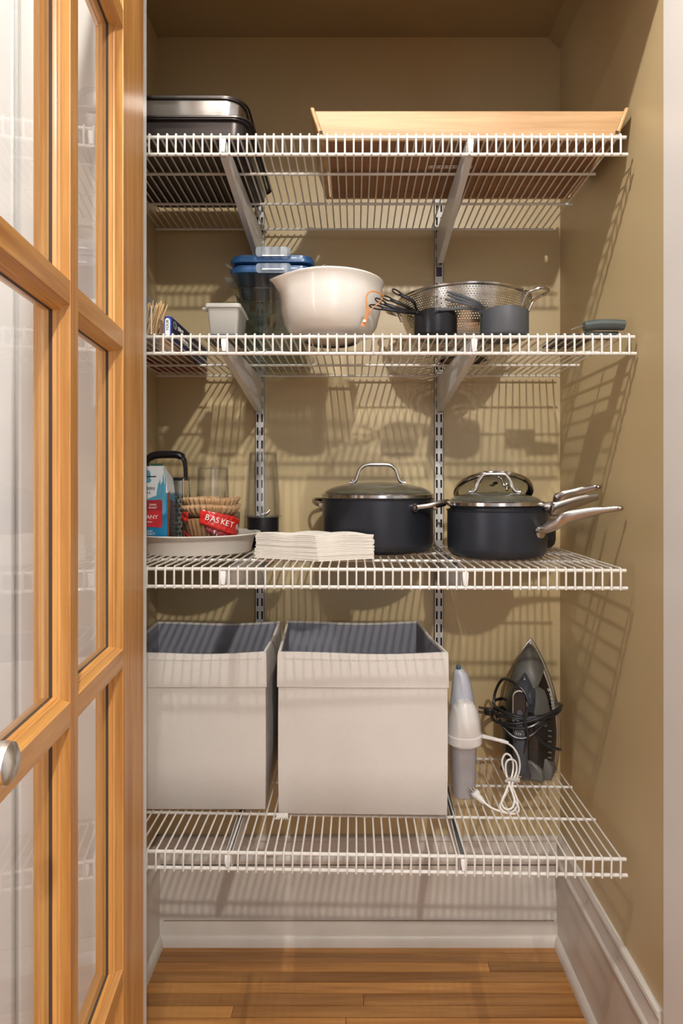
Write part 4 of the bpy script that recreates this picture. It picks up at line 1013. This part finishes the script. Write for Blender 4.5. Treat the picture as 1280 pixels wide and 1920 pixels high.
# iron
ix, iy = .4300, 1.480; zi = deck4(ix)
t = thing('clothes_iron', 'black and grey clothes iron standing on its heel by the right wall', 'iron', (ix, iy, zi), local=True, rot=(math.radians(-3), 0, math.radians(-27)))
t.scale = (1.03, 1.03, 1.03)
def outline(sx=1.0, z0=0.0, z1=.300, wmax=.069, n=28):
    """pointed sole outline in x,z: right side up, left side down"""
    pts = []
    for k in range(n+1):
        u = k/n
        f = (.86+.14*math.sin(min(1, u/.30)*PI/2)) if u < .30 else math.cos((u-.30)/.70*PI/2)**.80
        pts.append((wmax*sx*max(f, .0), z0+(z1-z0)*u))
    return pts+[(-x, z) for x, z in pts[::-1][1:]]
def slab(w0, w1, specs0, specs1): return [[(x, -w0, z) for x, z in specs0], [(x, -w1, z) for x, z in specs1]]
rg = [outline(1.0, .0, .304), outline(1.02, .0, .306), outline(1.0, .0, .304)]
MB().loft([[(x, -wv, z) for x, z in r_] for wv, r_ in zip((0, .003, .006), rg)]).build('soleplate', 'chrome', t, smooth=50)
MB().loft([[(x, -wv, z) for x, z in outline(sc, a, b)] for wv, sc, a, b in ((.006, .97, .002, .300), (.015, .98, .001, .300), (.019, .93, .004, .292))]).build('skirt', 'champagne', t, smooth=50)
MB().loft([[(x, -wv, z) for x, z in outline(sc, a, b)] for wv, sc, a, b in ((.018, .92, .006, .290), (.034, .88, .004, .280), (.052, .76, .003, .262), (.066, .56, .006, .238), (.074, .38, .012, .215))]).build('body_shell', 'ironblack', t, smooth=60)
# grey nose and spine
def cut(sc, za, zb, n=20):
    pts = []
    for k in range(n+1):
        z = za+(zb-za)*k/n; e = math.sqrt(max(0, 1-(max(0, k/n-.35)/.65)**2.2))
        u = z/.304; f = math.cos((u-.30)/.70*PI/2)**.80 if u < 1 else 0
        pts.append((.069*sc*max(f, .03)*e, z))
    return pts+[(-x, z) for x, z in pts[::-1][1:]]
MB().loft([[(x, -wv, z) for x, z in cut(sc, a, b)] for wv, sc, a, b in ((.018, .95, .242, .296), (.034, .92, .236, .288), (.052, .80, .226, .270), (.066, .62, .212, .248), (.074, .40, .205, .228))]).build('nose_cover', 'irongrey', t, smooth=60)
MB().loft([[(x, -wv, z) for x, z in cut(sc, a, b)] for wv, sc, a, b in ((.040, .80, .120, .240), (.060, .66, .120, .228), (.072, .46, .124, .215))]).build('spine_cover', 'irongrey', t, smooth=60)
MB().loft([er(0, 0, .020, .030, 0, 24)[:] for _ in range(0)] or [[(x*1.0, -wv, z) for x, z in outline(sc, a, b, n=16)] for wv, sc, a, b in ((.060, .40, .150, .242), (.080, .33, .152, .236), (.086, .24, .158, .226))]).build('water_tank', 'irontank', t, smooth=60)
MB().loft([[(x, -wv, z) for x, z in ((-.060, 0), (.060, 0), (.061, .03), (.045, .052), (.02, .060), (-.02, .060), (-.052, .03))] for wv in (.012, .060)]).loft([[(x, -wv, z) for x, z in ((-.045, 0), (.045, 0), (.042, .025), (.02, .045), (-.02, .045), (-.04, .025))] for wv in (.06, .078)]).build('heel', 'irongrey', t, bevel=.006)
# handle
hpth = [(0, -.060, .212), (0, -.082, .214), (0, -.104, .200), (0, -.113, .165), (0, -.114, .120), (0, -.112, .075), (0, -.104, .035), (0, -.085, .014), (0, -.060, .010)]
MB().tube(smoothpath(hpth, 6), [(.0145, .010)]*6+[(.0165, .012)]*30+[(.018, .0125)]*13, 14, flat=(1, 0, 0)).build('handle', 'ironslate', t, smooth=70)
def capsule(hx, z0, z1, y, th, n=8):
    pts = [(hx*math.cos(a*PI/n), z1-hx+hx*math.sin(a*PI/n)) for a in range(n+1)]+[(-hx, z0), (hx, z0)]
    return MB().loft([[(x, y, z) for x, z in pts], [(x, y-th, z) for x, z in pts]])
capsule(.0175, .140, .212, -.117, .005).build('grip_bezel', 'knob', t, bevel=.002)
capsule(.0145, .143, .208, -.1185, .006).build('grip_panel', 'ironblack', t, bevel=.002)
MB().loft([er(0, .0, .0135, .010, 0, 20)]*0 or [[(.013*math.cos(2*PI*k/20), y, .117+.011*math.sin(2*PI*k/20)) for k in range(20)] for y in (-.118, -.127)]).build('thermostat_button', 'irontank', t, bevel=.002)
text('lettering', '1 2 3', .0055, Vector((-.007, -.1274, .115)), (1, 0, 0), (0, 0, 1), 'white', t)
MB().loft([[(-.004+.0095*math.cos(2*PI*k/20), y, .012+.0095*math.sin(2*PI*k/20)+.012) for k in range(20)] for y in (-.095, -.1085)]).build('cord_socket', 'knob', t, bevel=.001)
# lettering up the side
text('lettering', 'Rowenta', .0150, Vector((.0545, -.0515, .205)), (.20, -.02, -1), (-1, .62, -.1), 'white', t)
mb = MB()
for k in range(6): mb.box(.050, .058, -.0560, -.0555, .050+k*.012, .0535+k*.012)
mb.build('side_ticks', 'irongrey', t)
# cord wound round the body
def loop(zc, tilt, rx, ry, ph, yo=-.055, n=40, wob=.004):
    return [(rx*math.cos(2*PI*k/n), yo+ry*math.sin(2*PI*k/n), zc+tilt*math.cos(2*PI*k/n)+wob*math.sin(2*PI*k/n*2+ph)) for k in range(n)]
mb = MB()
for zc, tl, rx, ry, ph in ((.150, .014, .076, .072, 0), (.158, .004, .074, .070, 1.3), (.145, .022, .078, .074, 2.0)): mb.tube(loop(zc, tl, rx, ry, ph), .0038, 8, closed=True)
mb.tube(smoothpath([(-.004, -.109, .024), (.004, -.116, .05), (.010, -.120, .085), (.018, -.123, .115), (.012, -.130, .150), (.020, -.128, .185), (.008, -.126, .212), (-.018, -.120, .226), (-.045, -.095, .222), (-.065, -.075, .19), (-.068, -.08, .16), (-.052, -.105, .135), (-.02, -.127, .128), (.020, -.124, .134), (.05, -.10, .152), (.072, -.07, .165)], 6), .0033, 8)
mb.tube(smoothpath([(-.062, -.09, .155), (-.045, -.112, .128), (-.01, -.128, .108), (.02, -.120, .112), (.045, -.095, .135), (.068, -.07, .16)], 6), .0033, 8)
mb.tube(smoothpath([(-.055, -.10, .140), (-.02, -.126, .150), (.02, -.118, .13), (.045, -.09, .095), (.070, -.065, .078), (.080, -.060, .077)], 6), .0033, 8)
mb.build('cord', 'black', t)
MB().loft([er(-.078, -.088, .0105, .008, z, 16, 3) for z in (.134, .150)]).tube([(-.070, -.09, .143), (-.055, -.10, .148)], [.006, .0042], 10).build('plug', 'black', t, bevel=.002)
for dz in (.137, .147): MB().tube([(-.086, -.088, dz), (-.102, -.088, dz)], [(.0032, .0008)]*2, 6).build('prong', 'chrome', t)
